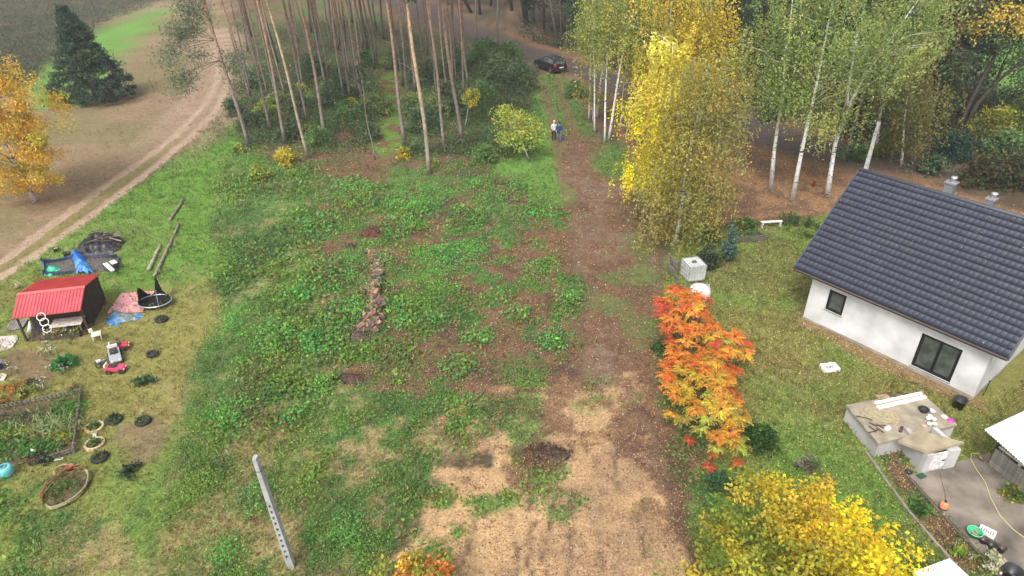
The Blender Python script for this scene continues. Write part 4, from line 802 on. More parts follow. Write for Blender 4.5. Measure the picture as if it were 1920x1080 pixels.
crumple('blue_tarpaulin', 'bright blue tarpaulin bunched over the collapsed pool', 'tarp', [(134, 482), (150, 477), (163, 490), (170, 506), (178, 513), (146, 517), (140, 500)], 1.0, mixc((.015, .12, .46), (.08, .28, .66), .45, .6), n=30, seed=60)
crumple('green_tarpaulin', 'turquoise green tarpaulin behind the shed roof', 'tarp', [(84, 509), (95, 503), (114, 504), (118, 509), (100, 517), (82, 519)], .55, mixc((.02, .38, .22), (.10, .55, .36), .45, .6), n=26, seed=80)
plank('white_plank', 'white plank lying across pool end', 'plank', G(196, 492, .5), G(211, 506, .5), .22, .04, (.75, .75, .75), .42); plank('white_plank', 'short cream plank at pool end', 'plank', G(209, 490, .5), G(216, 495, .5), .3, .04, (.62, .55, .48), .52)
lathe_thing('bucket', 'black lidded bucket at the left tip of tarp heap', 'bucket', G(126, 480), BUCK(.2, .25), (.03, .035, .035))
# sandpit boards, net, tarp
mat_ = thing('foam_mat', 'pink red square play mat beside round net', 'mat', tuple(G(248, 568)), .12)
for i in range(2):
    for j in range(2): MB().box((-.46 + i * .92, -.52 + j * 1.04, .05), (.905, 1.02, .08), tuple(np.array((.58, .27, .27)) * (1 + .05 * ((i + j) % 2)))).build('panel', 'plain', mat_)
tr = thing('trampoline', 'fallen round trampoline with black net and grey ring', 'trampoline', tuple(G(293, 573)), .1)
MB().torus(.86, .035, (.52, .54, .52), (0, 0, .3), 34, 7, ry=.68).build('ring', 'metal', tr, smooth=True)
MB().lathe([(0, .06), (.55, .10), (.84, .29)], 30, (.012, .012, .013), Matrix.Diagonal((1, .79, 1, 1))).build('jumping_mat', 'cloth', tr)
nt = MB(); k_ = 30; vs_ = []
for i in range(k_ + 1):
    an = .45 + 3.0 * i / k_; hh = .12 + 1.15 * max(0, 1 - abs(an - 1.42) / .42) ** 1.3 + .72 * max(0, 1 - abs(an - 2.85) / .75) ** 1.2 + .04 * math.sin(i * 2.3)
    for f_ in (0, .5, 1): inw_ = 1 - .16 * f_ * math.sin(i * 1.1) ** 2 - .06 * f_; vs_.append((.85 * math.cos(an) * inw_, .67 * math.sin(an) * inw_, .3 + hh * f_))
nt.add(vs_, [(3 * i + j, 3 * i + 3 + j, 3 * i + 4 + j, 3 * i + 1 + j) for i in range(k_) for j in (0, 1)], (.014, .013, .014))
nt.build('net', 'cloth', tr)
MB().tube([(.125, .66, .3), (.12, .6, 1.56)], .02, 6, (.05, .05, .05)).tube([(-.815, .2, .0), (-.78, .19, 1.1)], .02, 6, (.05, .05, .05)).build('net_pole', 'metal', tr)
MB().tube([(-.02, .5, .7), (.2, -.1, .45), (.42, -.62, .33)], .013, 5, (.5, .5, .5)).build('strut', 'metal', tr)
for a in range(5): MB().tube([(.83 * math.cos(a * 1.256), .66 * math.sin(a * 1.256), 0), (.83 * math.cos(a * 1.256), .66 * math.sin(a * 1.256), .3)], .02, 6, (.3, .3, .3)).build('leg', 'metal', tr)
crumple('grey_tarpaulin', 'crumpled grey and blue tarpaulin by the pink mat', 'tarp', [(200, 596), (206, 585), (224, 579), (232, 585), (248, 592), (264, 596), (258, 600), (232, 604), (213, 612), (202, 607)], .24, lambda gx, gy, n: np.where((n > .55)[..., None], np.array((.05, .22, .55)), np.where((n > .42)[..., None], np.array((.24, .27, .27)), np.array((.11, .14, .13)))), n=38, seed=90)
tag(crumple('blue_sheet', None, None, [(252, 590), (268, 588), (272, 594), (258, 599)], .12, mixc((.05, .22, .6), (.12, .34, .7)), n=14, seed=95), 'small blue sheet between pink mat and trampoline', 'sheet')
def tyre(label, px, py, plant=None, r=.25):
    t = thing('tyre_planter' if plant else 'old_tyre', label, 'tyre', tuple(G(px, py)), rnd.random() * 3); MB().torus(r, .09, (.022, .022, .022), (0, 0, .085), 22, 8).build('tyre', 'rubber', t, smooth=True); MB().lathe([(0, .10), (r - .05, .09)], 16, (.07, .055, .04)).build('soil', 'plain', t)
    if plant: P = rng.normal(size=(plant[1], 3)) * np.array([.13, .13, .05]) + np.array([0, 0, .17]); P[:, 2] = np.abs(P[:, 2]); link('foliage', leaf_mesh('foliage', quads(P, .13, .09, 0, .7), jitter(np.tile(np.array(plant[0]), (plant[1], 1)), .25)), t)
    return t
tyre('old black tyre half sunk below the trampoline', 303, 601, ((.09, .11, .05), 40)); tyre('dark tyre alone on the lawn right of toys', 287, 666, ((.12, .12, .06), 20), .22)
tyre('tyre planter filled with dark green leaves by the bed corner', 215, 789, ((.06, .12, .035), 120)); tyre('tyre planter with open soil beside the dry patch', 269, 792, ((.10, .17, .05), 30)); tyre('tyre planter with grass nearest the round beds', 188, 860, ((.10, .13, .05), 60))
def round_bed(label, px, py, r):
    t = thing('round_flower_bed', label, 'flower bed', tuple(G(px, py))); n_ = 14
    for i in range(n_): a = 2 * math.pi * i / n_; MB().box((r * math.cos(a), r * math.sin(a), .05), (.09, 2 * math.pi * r / n_ - .012, .12), tuple(np.array((.46, .36, .22)) * rnd.uniform(.8, 1.15)), a).build('edging_stone', 'concrete', t)
    MB().lathe([(0, .05), (r - .04, .03)], 16, (.1, .08, .05)).build('soil', 'plain', t); P = rng.normal(size=(110, 3)) * np.array([r * .35, r * .35, .05]) + np.array([0, 0, .13]); link('foliage', leaf_mesh('foliage', quads(P, .14, .09, 0, .7), jitter(pick([((.09, .19, .04), 2), ((.14, .15, .05), 1)], 110), .2)), t)
round_bed('small ring edged bed with green plant, upper of pair', 178, 803, .32); round_bed('small ring edged bed with sparse plant, lower of pair', 178, 834, .34)
plank('paving_slab', 'pale slab linking the two small round beds', 'slab', G(178, 813), G(178, 824), .14, .05, (.5, .46, .42), .01, 'concrete')
rb = thing('large_ring_bed', 'large ring bed of curved wattle edging with green plant', 'flower bed', tuple(G(126, 917)))
for (a0, a1, col, r0, h_) in ((-2.0, 1.2, (.30, .27, .15), .95, .12), (1.3, 3.9, (.20, .10, .055), 1.0, .28)):
    for k_ in range(3): MB().tube([((r0 + .03 * math.sin(k_ * 2 + i)) * math.cos(a0 + (a1 - a0) * i / 16) * .72, (r0 + .03 * math.sin(k_ * 3 + i)) * math.sin(a0 + (a1 - a0) * i / 16), .03 + h_ * k_ / 2.5) for i in range(17)], .03, 6, col).build('edging_pole', 'wood', rb)
MB().lathe([(0, .03), (.66, .02)], 18, (.12, .085, .05), Matrix.Diagonal((1, 1.35, 1, 1))).build('soil', 'plain', rb); P = rng.normal(size=(260, 3)) * np.array([.28, .4, .08]) + np.array([-.1, -.1, .16]); P[:, 2] = np.abs(P[:, 2]); link('foliage', leaf_mesh('foliage', quads(P, .14, .08, 0, .6), jitter(pick([((.09, .18, .04), 3), ((.2, .15, .05), 1.3)], 260), .2)), rb)
rp = thing('red_pot', 'rust red pot at top of the large ring bed', 'pot', tuple(G(134, 882))); MB().lathe(BUCK(.13, .24), 14, (.38, .09, .05)).build('body', 'plastic', rp, smooth=True); MB().torus(.28, .035, (.34, .2, .15), (-.35, 0, .05), 16, 6).build('hoop', 'wood', rp)
br_ = thing('water_barrel', 'turquoise round plastic barrel at the left edge', 'barrel', tuple(G(14, 890))); MB().lathe([(0, 0), (.22, 0), (.27, .08), (.28, .3), (.24, .42), (.12, .44), (.09, .40), (0, .40)], 20, (.13, .42, .45)).build('body', 'plastic', br_, smooth=True); MB().torus(.1, .03, (.06, .2, .22), (0, 0, .44), 16, 6).build('opening', 'plastic', br_, smooth=True)
# garden chair and ride-on toys
gc = thing('garden_stool', 'cream plastic stool on lawn right of the shed', 'stool', tuple(G(184, 637)), .5); MB().box((0, 0, .36), (.42, .42, .04), (.72, .68, .5)).build('seat', 'plastic', gc)
for sx in (-.18, .18):
    for sy in (-.18, .18): MB().box((sx, sy, .17), (.04, .04, .34), (.5, .52, .48)).build('leg', 'plastic', gc)
MB().box((-.2, .2, .5), (.16, .08, .2), (.74, .7, .55), .5).build('backrest', 'plastic', gc)
def toycar(label, px, py, rz, col, col2, s=1.):
    t = thing('toy_car', label, 'toy car', tuple(G(px, py)), rz)
    prof = [(-.42, .12), (-.44, .26), (-.3, .34), (.1, .30), (.36, .26), (.43, .18), (.42, .12)]; m_ = MB(); n_ = len(prof)
    vs_ = [(x_ * s, y_ * s, z_ * s) for y_ in (-.2, .2) for x_, z_ in prof]; m_.add(vs_, [tuple(range(n_ - 1, -1, -1))[::-1], tuple(range(n_, 2 * n_))[::-1]] + [(i, n_ + i, n_ + (i + 1) % n_, (i + 1) % n_) for i in range(n_)], col); m_.build('body', 'plastic', t)
    MB().box((-.1 * s, 0, .325 * s), (.34 * s, .28 * s, .06 * s), (.03, .02, .02)).build('seat', 'plastic', t); MB().tube([(.1 * s, 0, .3 * s), (.04 * s, 0, .46 * s)], .02 * s, 6, (.05, .05, .05)).torus(.08 * s, .015 * s, (.05, .05, .05), (.04 * s, 0, .46 * s), 12, 5).build('steering_wheel', 'plastic', t)
    MB().box((-.4 * s, 0, .4 * s), (.05 * s, .34 * s, .12 * s), col2).build('backrest', 'plastic', t)
    for sx in (-.28, .28):
        for sy in (-.22, .22): MB().lathe([(0, -.04), (.12, -.04), (.12, .04), (0, .04)], 14, (.03, .03, .032), T(sx * s, sy * s, .12 * s) @ R(math.pi / 2, 'X')).build('wheel', 'rubber', t)
    for sy in (-.13, .13): MB().box((.425 * s, sy * s, .2 * s), (.03 * s, .07 * s, .06 * s), (.75, .72, .65)).build('headlight', 'plastic', t)
toycar('red toy car above the grey toy on lawn', 226, 655, .45, (.46, .05, .06), (.7, .68, .66)); toycar('grey toy tractor with white seat between two red toys', 218, 674, -1.0, (.30, .32, .33), (.66, .66, .66), 1.25); toycar('pink red toy car below the grey toy on lawn', 219, 696, .1, (.58, .06, .12), (.75, .7, .68))
tr2 = thing('toy_tricycle', 'small silver tricycle left of the grey toy', 'tricycle', tuple(G(194, 684)), .6)
for (x_, y_) in ((.25, 0), (-.2, .15), (-.2, -.15)): MB().torus(.11, .03, (.05, .05, .05), (x_, y_, .13), 14, 6, R(math.pi / 2, 'X')).build('wheel', 'rubber', tr2, smooth=True)
MB().tube([(-.2, 0, .2), (.1, 0, .28), (.25, 0, .13)], .022, 6, (.5, .52, .54)).tube([(.2, 0, .2), (.16, 0, .5)], .018, 6, (.5, .52, .54)).tube([(.16, -.16, .5), (.16, .16, .5)], .016, 6, (.2, .2, .2)).tube([(-.2, -.15, .15), (-.2, .15, .15)], .015, 6, (.5, .5, .5)).build('frame', 'metal', tr2); MB().box((-.14, 0, .3), (.2, .14, .05), (.6, .62, .6)).build('seat', 'plastic', tr2)
# vegetable bed with low wattle fence
vb = thing('vegetable_bed', 'fenced vegetable bed of mixed green rows at left', 'garden bed', tuple(G(70, 800))); VO = G(70, 800)
def stakes(a, b, h_):
    d = b - a; L_ = float(np.linalg.norm(d)); n_ = int(L_ / .16)
    for i in range(n_ + 1):
        q = a + d * i / n_ - VO; MB().tube([(0, 0, -.05), (rnd.uniform(-.03, .03), rnd.uniform(-.03, .03), h_ * rnd.uniform(.8, 1.1))], .035, 5, tuple(np.array((.14, .125, .11)) * rnd.uniform(.7, 1.3))).build('stake', 'wood', vb, (q[0], q[1], 0))
    for z_ in (h_ * .35, h_ * .75): MB().tube([tuple(a - VO + np.array([0, 0, z_])), tuple(b - VO + np.array([0, 0, z_]))], .022, 5, (.16, .14, .12)).build('rail', 'wood', vb)
va, vb_, vc, vd = G(2, 768), G(155, 737), G(140, 848), G(68, 870)
stakes(va, vb_, .3); stakes(vb_, vc, .34); stakes(vc, vd, .28)
def planting(label_col, px, py, sx, sy, hh, n_, leaf, pal, elong=.6, up=.6, droop=0.):
    c = G(px, py) - VO; P = rng.normal(size=(n_, 3)) * np.array([sx, sy, 0]) + np.array([c[0], c[1], .03]); P[:, 2] += np.abs(rng.random(n_)) * hh
    o = link(label_col, leaf_mesh(label_col, quads(P, leaf, leaf * elong, droop, up), jitter(pick(pal, n_), .22)), vb); o['kind'] = 'stuff'; return o
GRN = [((.09, .22, .05), 3), ((.13, .28, .06), 2)]; YG = [((.42, .42, .05), 3), ((.22, .30, .05), 2)]
planting('leek_row', 105, 808, .7, .35, .5, 500, .34, [((.30, .37, .17), 3), ((.46, .48, .26), 1), ((.14, .24, .06), 1)], .12, -.2, -.9)
planting('lettuce_row', 128, 770, .45, .45, .25, 300, .18, [((.10, .26, .04), 1)]); planting('salad_row', 45, 812, .55, .25, .2, 200, .16, YG); planting('salad_row', 118, 818, .4, .2, .2, 160, .16, YG)
planting('herb_row', 45, 785, 1.0, .28, .22, 420, .13, [((.06, .10, .04), 2), ((.12, .09, .07), 2), ((.08, .14, .04), 1)]); planting('cabbage_row', 30, 845, .9, .35, .25, 420, .18, GRN); planting('bean_row', 85, 840, .5, .2, .2, 180, .14, GRN); planting('carrot_row', 5, 815, .4, .4, .3, 200, .15, GRN)
dl = thing('black_bundle', 'dark netting bundle at the lower fence corner', 'bundle', tuple(G(78, 866))); P = rng.normal(size=(160, 3)) * np.array([.3, .18, .12]) + np.array([0, 0, .16]); link('netting', leaf_mesh('netting', quads(P, .2, .05, 0, 0), jitter(np.tile(np.array([.03, .03, .03]), (160, 1)), .3)), dl)['kind'] = 'stuff'
plank('white_stick', 'short white stick beside bed lower fence', 'stick', G(103, 864), G(119, 861), .07, .05, (.7, .68, .64), .02); lathe_thing('white_ball', 'small white ball in the vegetable bed', 'ball', G(62, 846, .1), [(0, 0), (.05, .01), (.07, .06), (.05, .11), (0, .12)], (.8, .8, .8))
def bush(name, label, px, py, r, h_, pal, leaf=.14, n_=500, group=None, cat='plant', up=.5, bias=.5, z0=.08, tall=False, droop=0):
    base = G(px, py); return make_tree(name, label, cat, tuple(base), h_, z0, r, P_BUSH if not tall else P_OVAL, pal, leaf, max(6, n_ // 22), 22, max(.12, min(r, h_) * .38), 'round', (0, 0), 'bark', (.13, .1, .07), max(.012, r * .035), group, limbs=5, wob=.05, bias=bias)
bush('hosta_plant', 'rounded bright green leafy plant by the white daisies', 118, 688, .62, .5, [((.07, .25, .065), 3), ((.10, .32, .08), 1)], .16, 800)
def daisies(label, pts, colw, grp):
    c = G(*pts[0]); t = thing('flower_plant', label, 'flowers', tuple(c), 0, grp); m_ = MB(); P = []
    for (x_, y_) in pts:
        for k_ in range(3):
            q = G(x_, y_) - c + np.array([rnd.uniform(-.08, .08), rnd.uniform(-.08, .08), 0]); h_ = rnd.uniform(.3, .5); m_.tube([tuple(q), (q[0], q[1], h_)], .01, 4, (.12, .15, .05)); P.append((q[0], q[1], h_))
    m_.build('stem', 'bark', t); P = np.repeat(np.array(P), 3, 0) + rng.normal(size=(len(P) * 3, 3)) * .02; link('blossom', leaf_mesh('blossom', quads(P, .055, .05, 0, 1.5), jitter(pick(colw, len(P)), .08)), t)
WHF = [((.75, .74, .66), 4), ((.7, .62, .6), 1)]
daisies('white daisies behind the rounded green plant', [(92, 652), (103, 654), (108, 661), (97, 662), (86, 655)], WHF, None); daisies('white daisies left of the rounded green plant', [(84, 668), (90, 671), (80, 667), (101, 668), (95, 665)], WHF, None)
daisies('pale pink and white flowers below the rounded green plant', [(92, 702), (98, 699), (112, 698), (120, 700), (126, 703), (116, 703)], [((.7, .58, .62), 2), ((.75, .73, .7), 1)], None); daisies('white daisies at the bed upper fence', [(76, 722), (85, 720), (80, 733), (86, 737), (75, 736), (84, 728)], WHF, None); daisies('white daisies above the orange flowers', [(20, 696), (24, 700), (34, 698), (38, 702), (22, 705)], WHF, None)
bush('marigold_plant', 'orange rusty flower clump at the left edge above bed', 25, 742, .75, .55, [((.34, .17, .04), 3), ((.5, .18, .04), 2), ((.2, .22, .05), 3)], .11, 600); bush('marigold_plant', 'yellow green flower clump next to rusty clump', 50, 738, .5, .45, [((.28, .30, .08), 3), ((.14, .2, .05), 2)], .11, 380); bush('marigold_plant', 'low orange flower clump at the left fence end', 8, 757, .4, .3, [((.55, .18, .04), 3), ((.2, .2, .05), 1)], .1, 240)
bush('garden_plant', 'spiky dark green plant on lawn below toys', 272, 719, .36, .35, [((.05, .11, .04), 2), ((.10, .17, .06), 1)], .2, 240); bush('garden_plant', 'dark grey green small plant near round beds', 243, 888, .4, .4, [((.045, .075, .04), 2)], .14, 300); bush('garden_plant', 'yellowing twiggy plant at bed far corner', 138, 735, .35, .4, [((.2, .2, .06), 1), ((.12, .09, .05), 1)], .1, 160); bush('garden_plant', 'small purple brown plant above orange flowers', 56, 722, .3, .3, [((.12, .07, .06), 1), ((.1, .1, .05), 1)], .1, 160)
bush('garden_plant', 'yellow and green creeper along the outbuilding wall', 1897, 935, .5, .5, [((.14, .2, .04), 2), ((.5, .36, .04), 1), ((.07, .12, .03), 1)], .14, 420); bush('hydrangea', 'hydrangea with cream flower heads beside black pots', 1850, 1062, .42, .6, [((.20, .28, .05), 3), ((.66, .62, .46), 1.6)], .13, 500); bush('garden_plant', 'lime green leafy plant in the yard border', 1793, 1040, .28, .25, [((.24, .32, .05), 1), ((.1, .2, .04), 1)], .14, 200)
bush('garden_plant', 'yellow green plant growing along cellar left wall', 1612, 800, .3, .3, [((.25, .27, .05), 1), ((.1, .18, .04), 1)], .1, 200); bush('garden_plant', 'green grassy plant in border below the cellar', 1722, 955, .35, .3, [((.08, .18, .04), 1)], .2, 200)

# ================================================================== MIDDLE: poles, logs, firewood
def logs(label, a, b, r, col): 
    a, b = np.array(a), np.array(b); d = b - a; L_ = np.linalg.norm(d); n_ = 7
    return tag(MB().tube([(L_ * (i / n_ - .5), rnd.uniform(-.04, .04), rnd.uniform(-.02, .02)) for i in range(n_ + 1)], [r * (1 - .25 * i / n_) for i in range(n_ + 1)], 7, col).build('fallen_log', 'bark', None, ((a + b)[0] / 2, (a + b)[1] / 2, r), math.atan2(d[1], d[0]), True), label, 'log')
logs('short pale log on the lawn, left of pair', G(279, 509), G(302, 462), .11, (.34, .30, .22)); logs('long weathered log on the lawn, right of pair', G(291, 520), G(336, 422), .10, (.24, .21, .16)); logs('grey log at the far end of the lawn logs', G(318, 415), G(346, 374), .10, (.20, .19, .15))
pa = np.array([-7.45, 14.95]); ptop = V(478, 857, 14.95); lean = (ptop[0] - pa[0]) / ptop[2]
cp = thing('concrete_pole', 'grey concrete utility pole with slots in the foreground weeds', 'pole', (pa[0], pa[1], 0)); m_ = MB(); HP = float(ptop[2]); cc_ = (.32, .33, .32)
pz = lambda z: (lean * z, 0.0); wz = lambda z: .122 - .012 * z
def pseg(z0, z1, f0, f1, d=.1):
    vs_ = []
    for z in (z0, z1):
        w_ = wz(z)
        for (a, b) in ((f0, -1), (f1, -1), (f1, 1), (f0, 1)): vs_.append((pz(z)[0] + a * w_, b * d, z))
    m_.add(vs_, [(0, 3, 2, 1), (4, 5, 6, 7), (0, 1, 5, 4), (1, 2, 6, 5), (2, 3, 7, 6), (3, 0, 4, 7)], cc_)
zs_ = [.55 + i * .27 for i in range(11)]
pseg(-.3, zs_[0], -1, 1)
for i in range(10):
    pseg(zs_[i], zs_[i] + .15, -1, -.42); pseg(zs_[i], zs_[i] + .15, .42, 1); pseg(zs_[i] + .15, zs_[i + 1], -1, 1)
pseg(zs_[10], HP, -1, 1); m_.build('shaft', 'concrete', cp)
m_ = MB(); pseg_c = cc_; cc_ = (.10, .10, .10)
for i in range(10): z = zs_[i] + .003; m_.add([(pz(z)[0] - .4 * wz(z), .06, z), (pz(z)[0] + .4 * wz(z), .06, z), (pz(z + .144)[0] + .4 * wz(z), .06, z + .144), (pz(z + .144)[0] - .4 * wz(z), .06, z + .144)], [(0, 1, 2, 3)], cc_)
m_.build('slot_web', 'concrete', cp); MB().torus(.13, .012, (.1, .1, .1), (pz(HP - .5)[0], 0, HP - .5), 14, 5).build('clamp', 'metal', cp)
wp0 = G(1622, 322); wp_top = V(1648, 228, wp0[1]); wp = thing('white_post', 'white concrete utility post standing behind the house ridge', 'pole', tuple(wp0))
dl_ = wp_top - wp0; m_ = MB(); m_.tube([(0, 0, -.2), tuple(dl_)], [.2, .13], 4, (.66, .66, .64)); m_.build('shaft', 'concrete', wp); MB().box((dl_[0], dl_[1], dl_[2] - .15), (.32, .1, .1), (.5, .5, .48)).build('cross_arm', 'concrete', wp)
a = ptop + np.array([-.02, 0, -.5]); b = wp_top - np.array([0, .0, .3]); n_ = 30
pts = [a + (b - a) * i / n_ - np.array([0, 0, 2.2 * 4 * (i / n_) * (1 - i / n_)]) for i in range(n_ + 1)]; c2_ = V(330, 1075, 12.8); c3_ = a + (c2_ - a) * 3.0; pts2 = [a + (c3_ - a) * i / 12 - np.array([0, 0, .3 * 4 * (i / 12) * (1 - i / 12)]) for i in range(13)]
tag(MB().tube(pts2[::-1] + pts[1:], .006, 5, (.06, .06, .06)).build('overhead_cable', 'rubber'), 'thin black overhead cable running from the slotted pole', 'cable')
# firewood row: every split log by itself
lg = []
for v_ in range(5):
    m_ = MB(); L_ = .34; r = .075 + .012 * v_; pr = [(-r, -.05), (r, -.06), (r * .75, .05), (0, .1), (-r * .8, .05)]; n_ = 5
    vs_ = [(x_, p_[0], p_[1] + .06) for x_ in (-L_ / 2, L_ / 2) for p_ in pr]; w1 = [(.24, .14, .095), (.17, .105, .075), (.09, .065, .055), (.34, .21, .135), (.13, .10, .085)][v_]
    m_.add(vs_, [(4, 3, 2, 1, 0)[::-1], (5, 6, 7, 8, 9)[::-1]] + [((i + 1) % n_, i, n_ + i, n_ + (i + 1) % n_) for i in range(n_)], w1); lg.append(m_.mesh('split_log', M['wood']))
spine = [(700, 474), (704, 492), (711, 510), (703, 530), (700, 550), (702, 570), (700, 590), (697, 606), (694, 624)]; wpx = [11, 12, 9, 16, 19, 21, 21, 20, 18]
for i in range(285):
    t_ = rnd.random() * (len(spine) - 1); k_ = int(t_); f_ = t_ - k_; sx, sy = spine[k_]; ex, ey = spine[k_ + 1]; wv = wpx[k_]
    q = G(sx + (ex - sx) * f_ + rnd.gauss(0, .46) * wv, sy + (ey - sy) * f_); off = abs(rnd.gauss(0, 1)); big = t_ > 2.6
    o = link('split_log', lg[rnd.choices(range(5), (3, 3, 3, 2, 3))[0]]); o.location = (q[0], q[1], rnd.random() * (.42 if big else .16)); o.rotation_euler = (rnd.gauss(0, .3), rnd.gauss(0, .35), rnd.gauss(.2, 1.0)); s_ = rnd.uniform(.75, 1.25); o.scale = (s_, s_, s_)
    tag(o, 'split firewood log lying in the long log row', 'log', 'split logs in the firewood row')
def heap(name, label, px, py, rx, ry, h_, col, n_, l_=.5, w_=.04, cat='heap'):
    t = thing(name, label, cat, tuple(G(px, py)));  k_ = 18; gx, gy = np.meshgrid(np.linspace(-1, 1, k_), np.linspace(-1, 1, k_)); rr = np.hypot(gx, gy); hh = np.clip(1 - rr ** 2, 0, 1) * h_ * (.6 + .8 * fbm(gx * 3 + px, gy * 3 + py, 1, 3, 3)) - .02
    ix = np.arange(k_ * k_).reshape(k_, k_); f = np.stack([ix[:-1, :-1], ix[:-1, 1:], ix[1:, 1:], ix[1:, :-1]], -1).reshape(-1, 4)
    cl = np.tile(np.array(col), (k_ * k_, 1)) * (.7 + .6 * fbm(gx * 4, gy * 4, 1, 3, 8).reshape(-1, 1)); link('mound', mesh_np('mound', np.stack([gx * rx, gy * ry, hh], -1).reshape(-1, 3), f, cl, M['ground'], True), t)
    P = np.stack([rng.normal(0, rx * .42, n_), rng.normal(0, ry * .42, n_), rng.random(n_) * h_ * .9 + .03], 1); o = link('twigs', leaf_mesh('twigs', quads(P, l_, w_, 0, .6), jitter(np.tile(np.array(col) * 1.3, (n_, 1)), .35)), t); o['kind'] = 'stuff'; return t
heap('brush_pile', 'reddish brush pile at the far end of the log row', 695, 440, .75, .6, .4, (.13, .06, .045), 220); heap('brush_pile', 'grey brown twig pile at near end of the log row', 668, 636, .75, .6, .3, (.13, .095, .085), 200); heap('soil_mound', 'dark brown soil mound in the weeds below logs', 655, 712, .95, .5, .25, (.085, .05, .04), 60, .2, .08); heap('brush_pile', 'dark leafy debris pile at top of the sand', 1030, 852, .9, .5, .22, (.10, .065, .045), 240, .22, .1); heap('brush_pile', 'dry dark thicket patch under the pines', 646, 262, 1.6, 1.2, .6, (.14, .075, .055), 260, .7, .06); heap('soil_mound', 'small dark stump mound beside the brush pile', 658, 463, .35, .3, .3, (.09, .06, .055), 30, .2, .08); heap('brush_pile', 'grass covered brush heap in far middle of plot', 850, 408, 1.6, .9, .25, (.12, .085, .05), 160, .35, .08)

# ================================================================== SUMAC
def rosette(col, seed):
    g = np.random.default_rng(seed); V_ = []; C_ = []
    for k_ in range(11):
        a = 2 * np.pi * k_ / 11 + g.normal() * .2; L_ = .46 * g.uniform(.75, 1.15); u = np.linspace(.15, 1, 8); el = g.uniform(.1, .5)
        sp = np.stack([np.cos(a) * u * L_, np.sin(a) * u * L_, L_ * (u * el - .55 * u * u)], 1)
        for s in (-1, 1):
            d = np.stack([np.cos(a + s * 1.0) * np.ones(8), np.sin(a + s * 1.0) * np.ones(8), -.45 * np.ones(8)], 1); V_.append(quads(sp, .19 * (1.15 - .5 * u), .05, 0, 2.0, g, dirs=d * 3)); C_.append(np.tile(col, (8, 1)) * (1 + g.normal() * .14) * np.array([1, 1 + g.normal() * .22, 1]))
    return leaf_mesh('leaf_rosette', np.concatenate(V_), jitter(np.concatenate(C_), .12, g))
RCOL = [(.58, .10, .06), (.66, .17, .05), (.70, .25, .045), (.72, .34, .05), (.66, .44, .06), (.42, .40, .08)]
RM = [[rosette(np.array(c), 100 + i * 7 + j) for j in range(2)] for i, c in enumerate(RCOL)]
SZ = 2.1; outline = np.array([G(x_, y_, SZ)[:2] for x_, y_ in [(1238, 535), (1270, 525), (1335, 532), (1345, 580), (1372, 608), (1408, 622), (1405, 660), (1385, 690), (1408, 730), (1408, 790), (1390, 810), (1350, 822), (1300, 800), (1262, 760), (1240, 670), (1262, 620), (1238, 580)]])
oc = G(1330, 720); sm = thing('sumac_shrub', 'sumac with orange and red rosettes of leaves', 'shrub', tuple(oc)); pts = []; tries = 0
lo, hi = outline.min(0), outline.max(0)
while len(pts) < 118 and tries < 9000:
    tries += 1; q = np.array([rnd.uniform(lo[0], hi[0]), rnd.uniform(lo[1], hi[1])])
    if psd(outline, q[:1], q[1:])[0] < -.12 and all(np.hypot(*(q - p_)) > .38 for p_ in pts): pts.append(q)
tops = []
for q in pts:
    e_ = float(-psd(outline, q[:1], q[1:])[0]); z = SZ - .75 + min(1.0, e_) * .75 + rnd.uniform(-.3, .35)
    v_ = (q[1] - lo[1]) / (hi[1] - lo[1]); edge = max(0, .5 - e_); ci = 4.1 - 3.3 * v_ ** 1.1 - edge * 2.0 + rnd.gauss(0, 1.0); ci = int(max(0, min(5, round(ci))))
    o = link('leaf_rosette', RM[ci][rnd.random() < .5], sm, (q[0] - oc[0], q[1] - oc[1], z), rnd.random() * 6); o.rotation_euler = (rnd.gauss(0, .25), rnd.gauss(0, .25), rnd.random() * 6); s_ = rnd.uniform(.8, 1.1); o.scale = (s_, s_, s_); tops.append((q[0] - oc[0], q[1] - oc[1], z))
m_ = MB(); roots = [(-.6, 2.6), (0, 1.3), (.2, 0), (.4, -1.0), (-.5, .4)]
for t_ in tops: rx, ry = min(roots, key=lambda r_: (r_[0] - t_[0]) ** 2 + (r_[1] - t_[1]) ** 2); m_.tube([(rx, ry, 0), (rx * .6 + t_[0] * .4, ry * .6 + t_[1] * .4, t_[2] * .55), t_], [.04, .025, .012], 5, (.16, .11, .07))
m_.build('stem', 'bark', sm)
for i, (x_, y_, ci) in enumerate(((1378, 884, 1), (1326, 892, 0), (1360, 845, 2), (1290, 842, 0), (1335, 868, 1))):
    t = thing('sumac_seedling', ['low orange sumac sprout nearest the yellow tree', 'small red sumac sprout left of the near orange one', 'orange sumac sprout just below the main sumac', 'dull red sumac sprout at left foot of sumac', 'brownish sumac sprout between the two lower sprouts'][i], 'sprout', tuple(G(x_, y_)), 0, 'low sumac sprouts'); link('leaf_rosette', RM[ci][0], t, (0, 0, .55)).scale = (.62, .62, .62); MB().tube([(0, 0, 0), (.02, 0, .55)], .015, 5, (.16, .1, .07)).build('stem', 'bark', t)
bush('creeper_bush', 'dark green creeper bush right of sumac foot', 1420, 838, .75, 1.1, [((.035, .085, .025), 3), ((.08, .17, .03), 1.6)], .13, 1500); bush('creeper_bush', 'blue green low bush beneath the sumac sprouts', 1352, 915, .6, .5, [((.05, .12, .05), 3), ((.08, .16, .06), 1)], .12, 700); bush('creeper_bush', 'green weedy bush at left edge of sumac', 1238, 660, .6, .7, [((.05, .12, .03), 2), ((.08, .15, .04), 1)], .13, 700); bush('grass_tussock', 'dry grey grass tussock above the yellow tree', 1512, 878, .4, .5, [((.12, .13, .07), 1), ((.2, .19, .12), 1)], .2, 300)

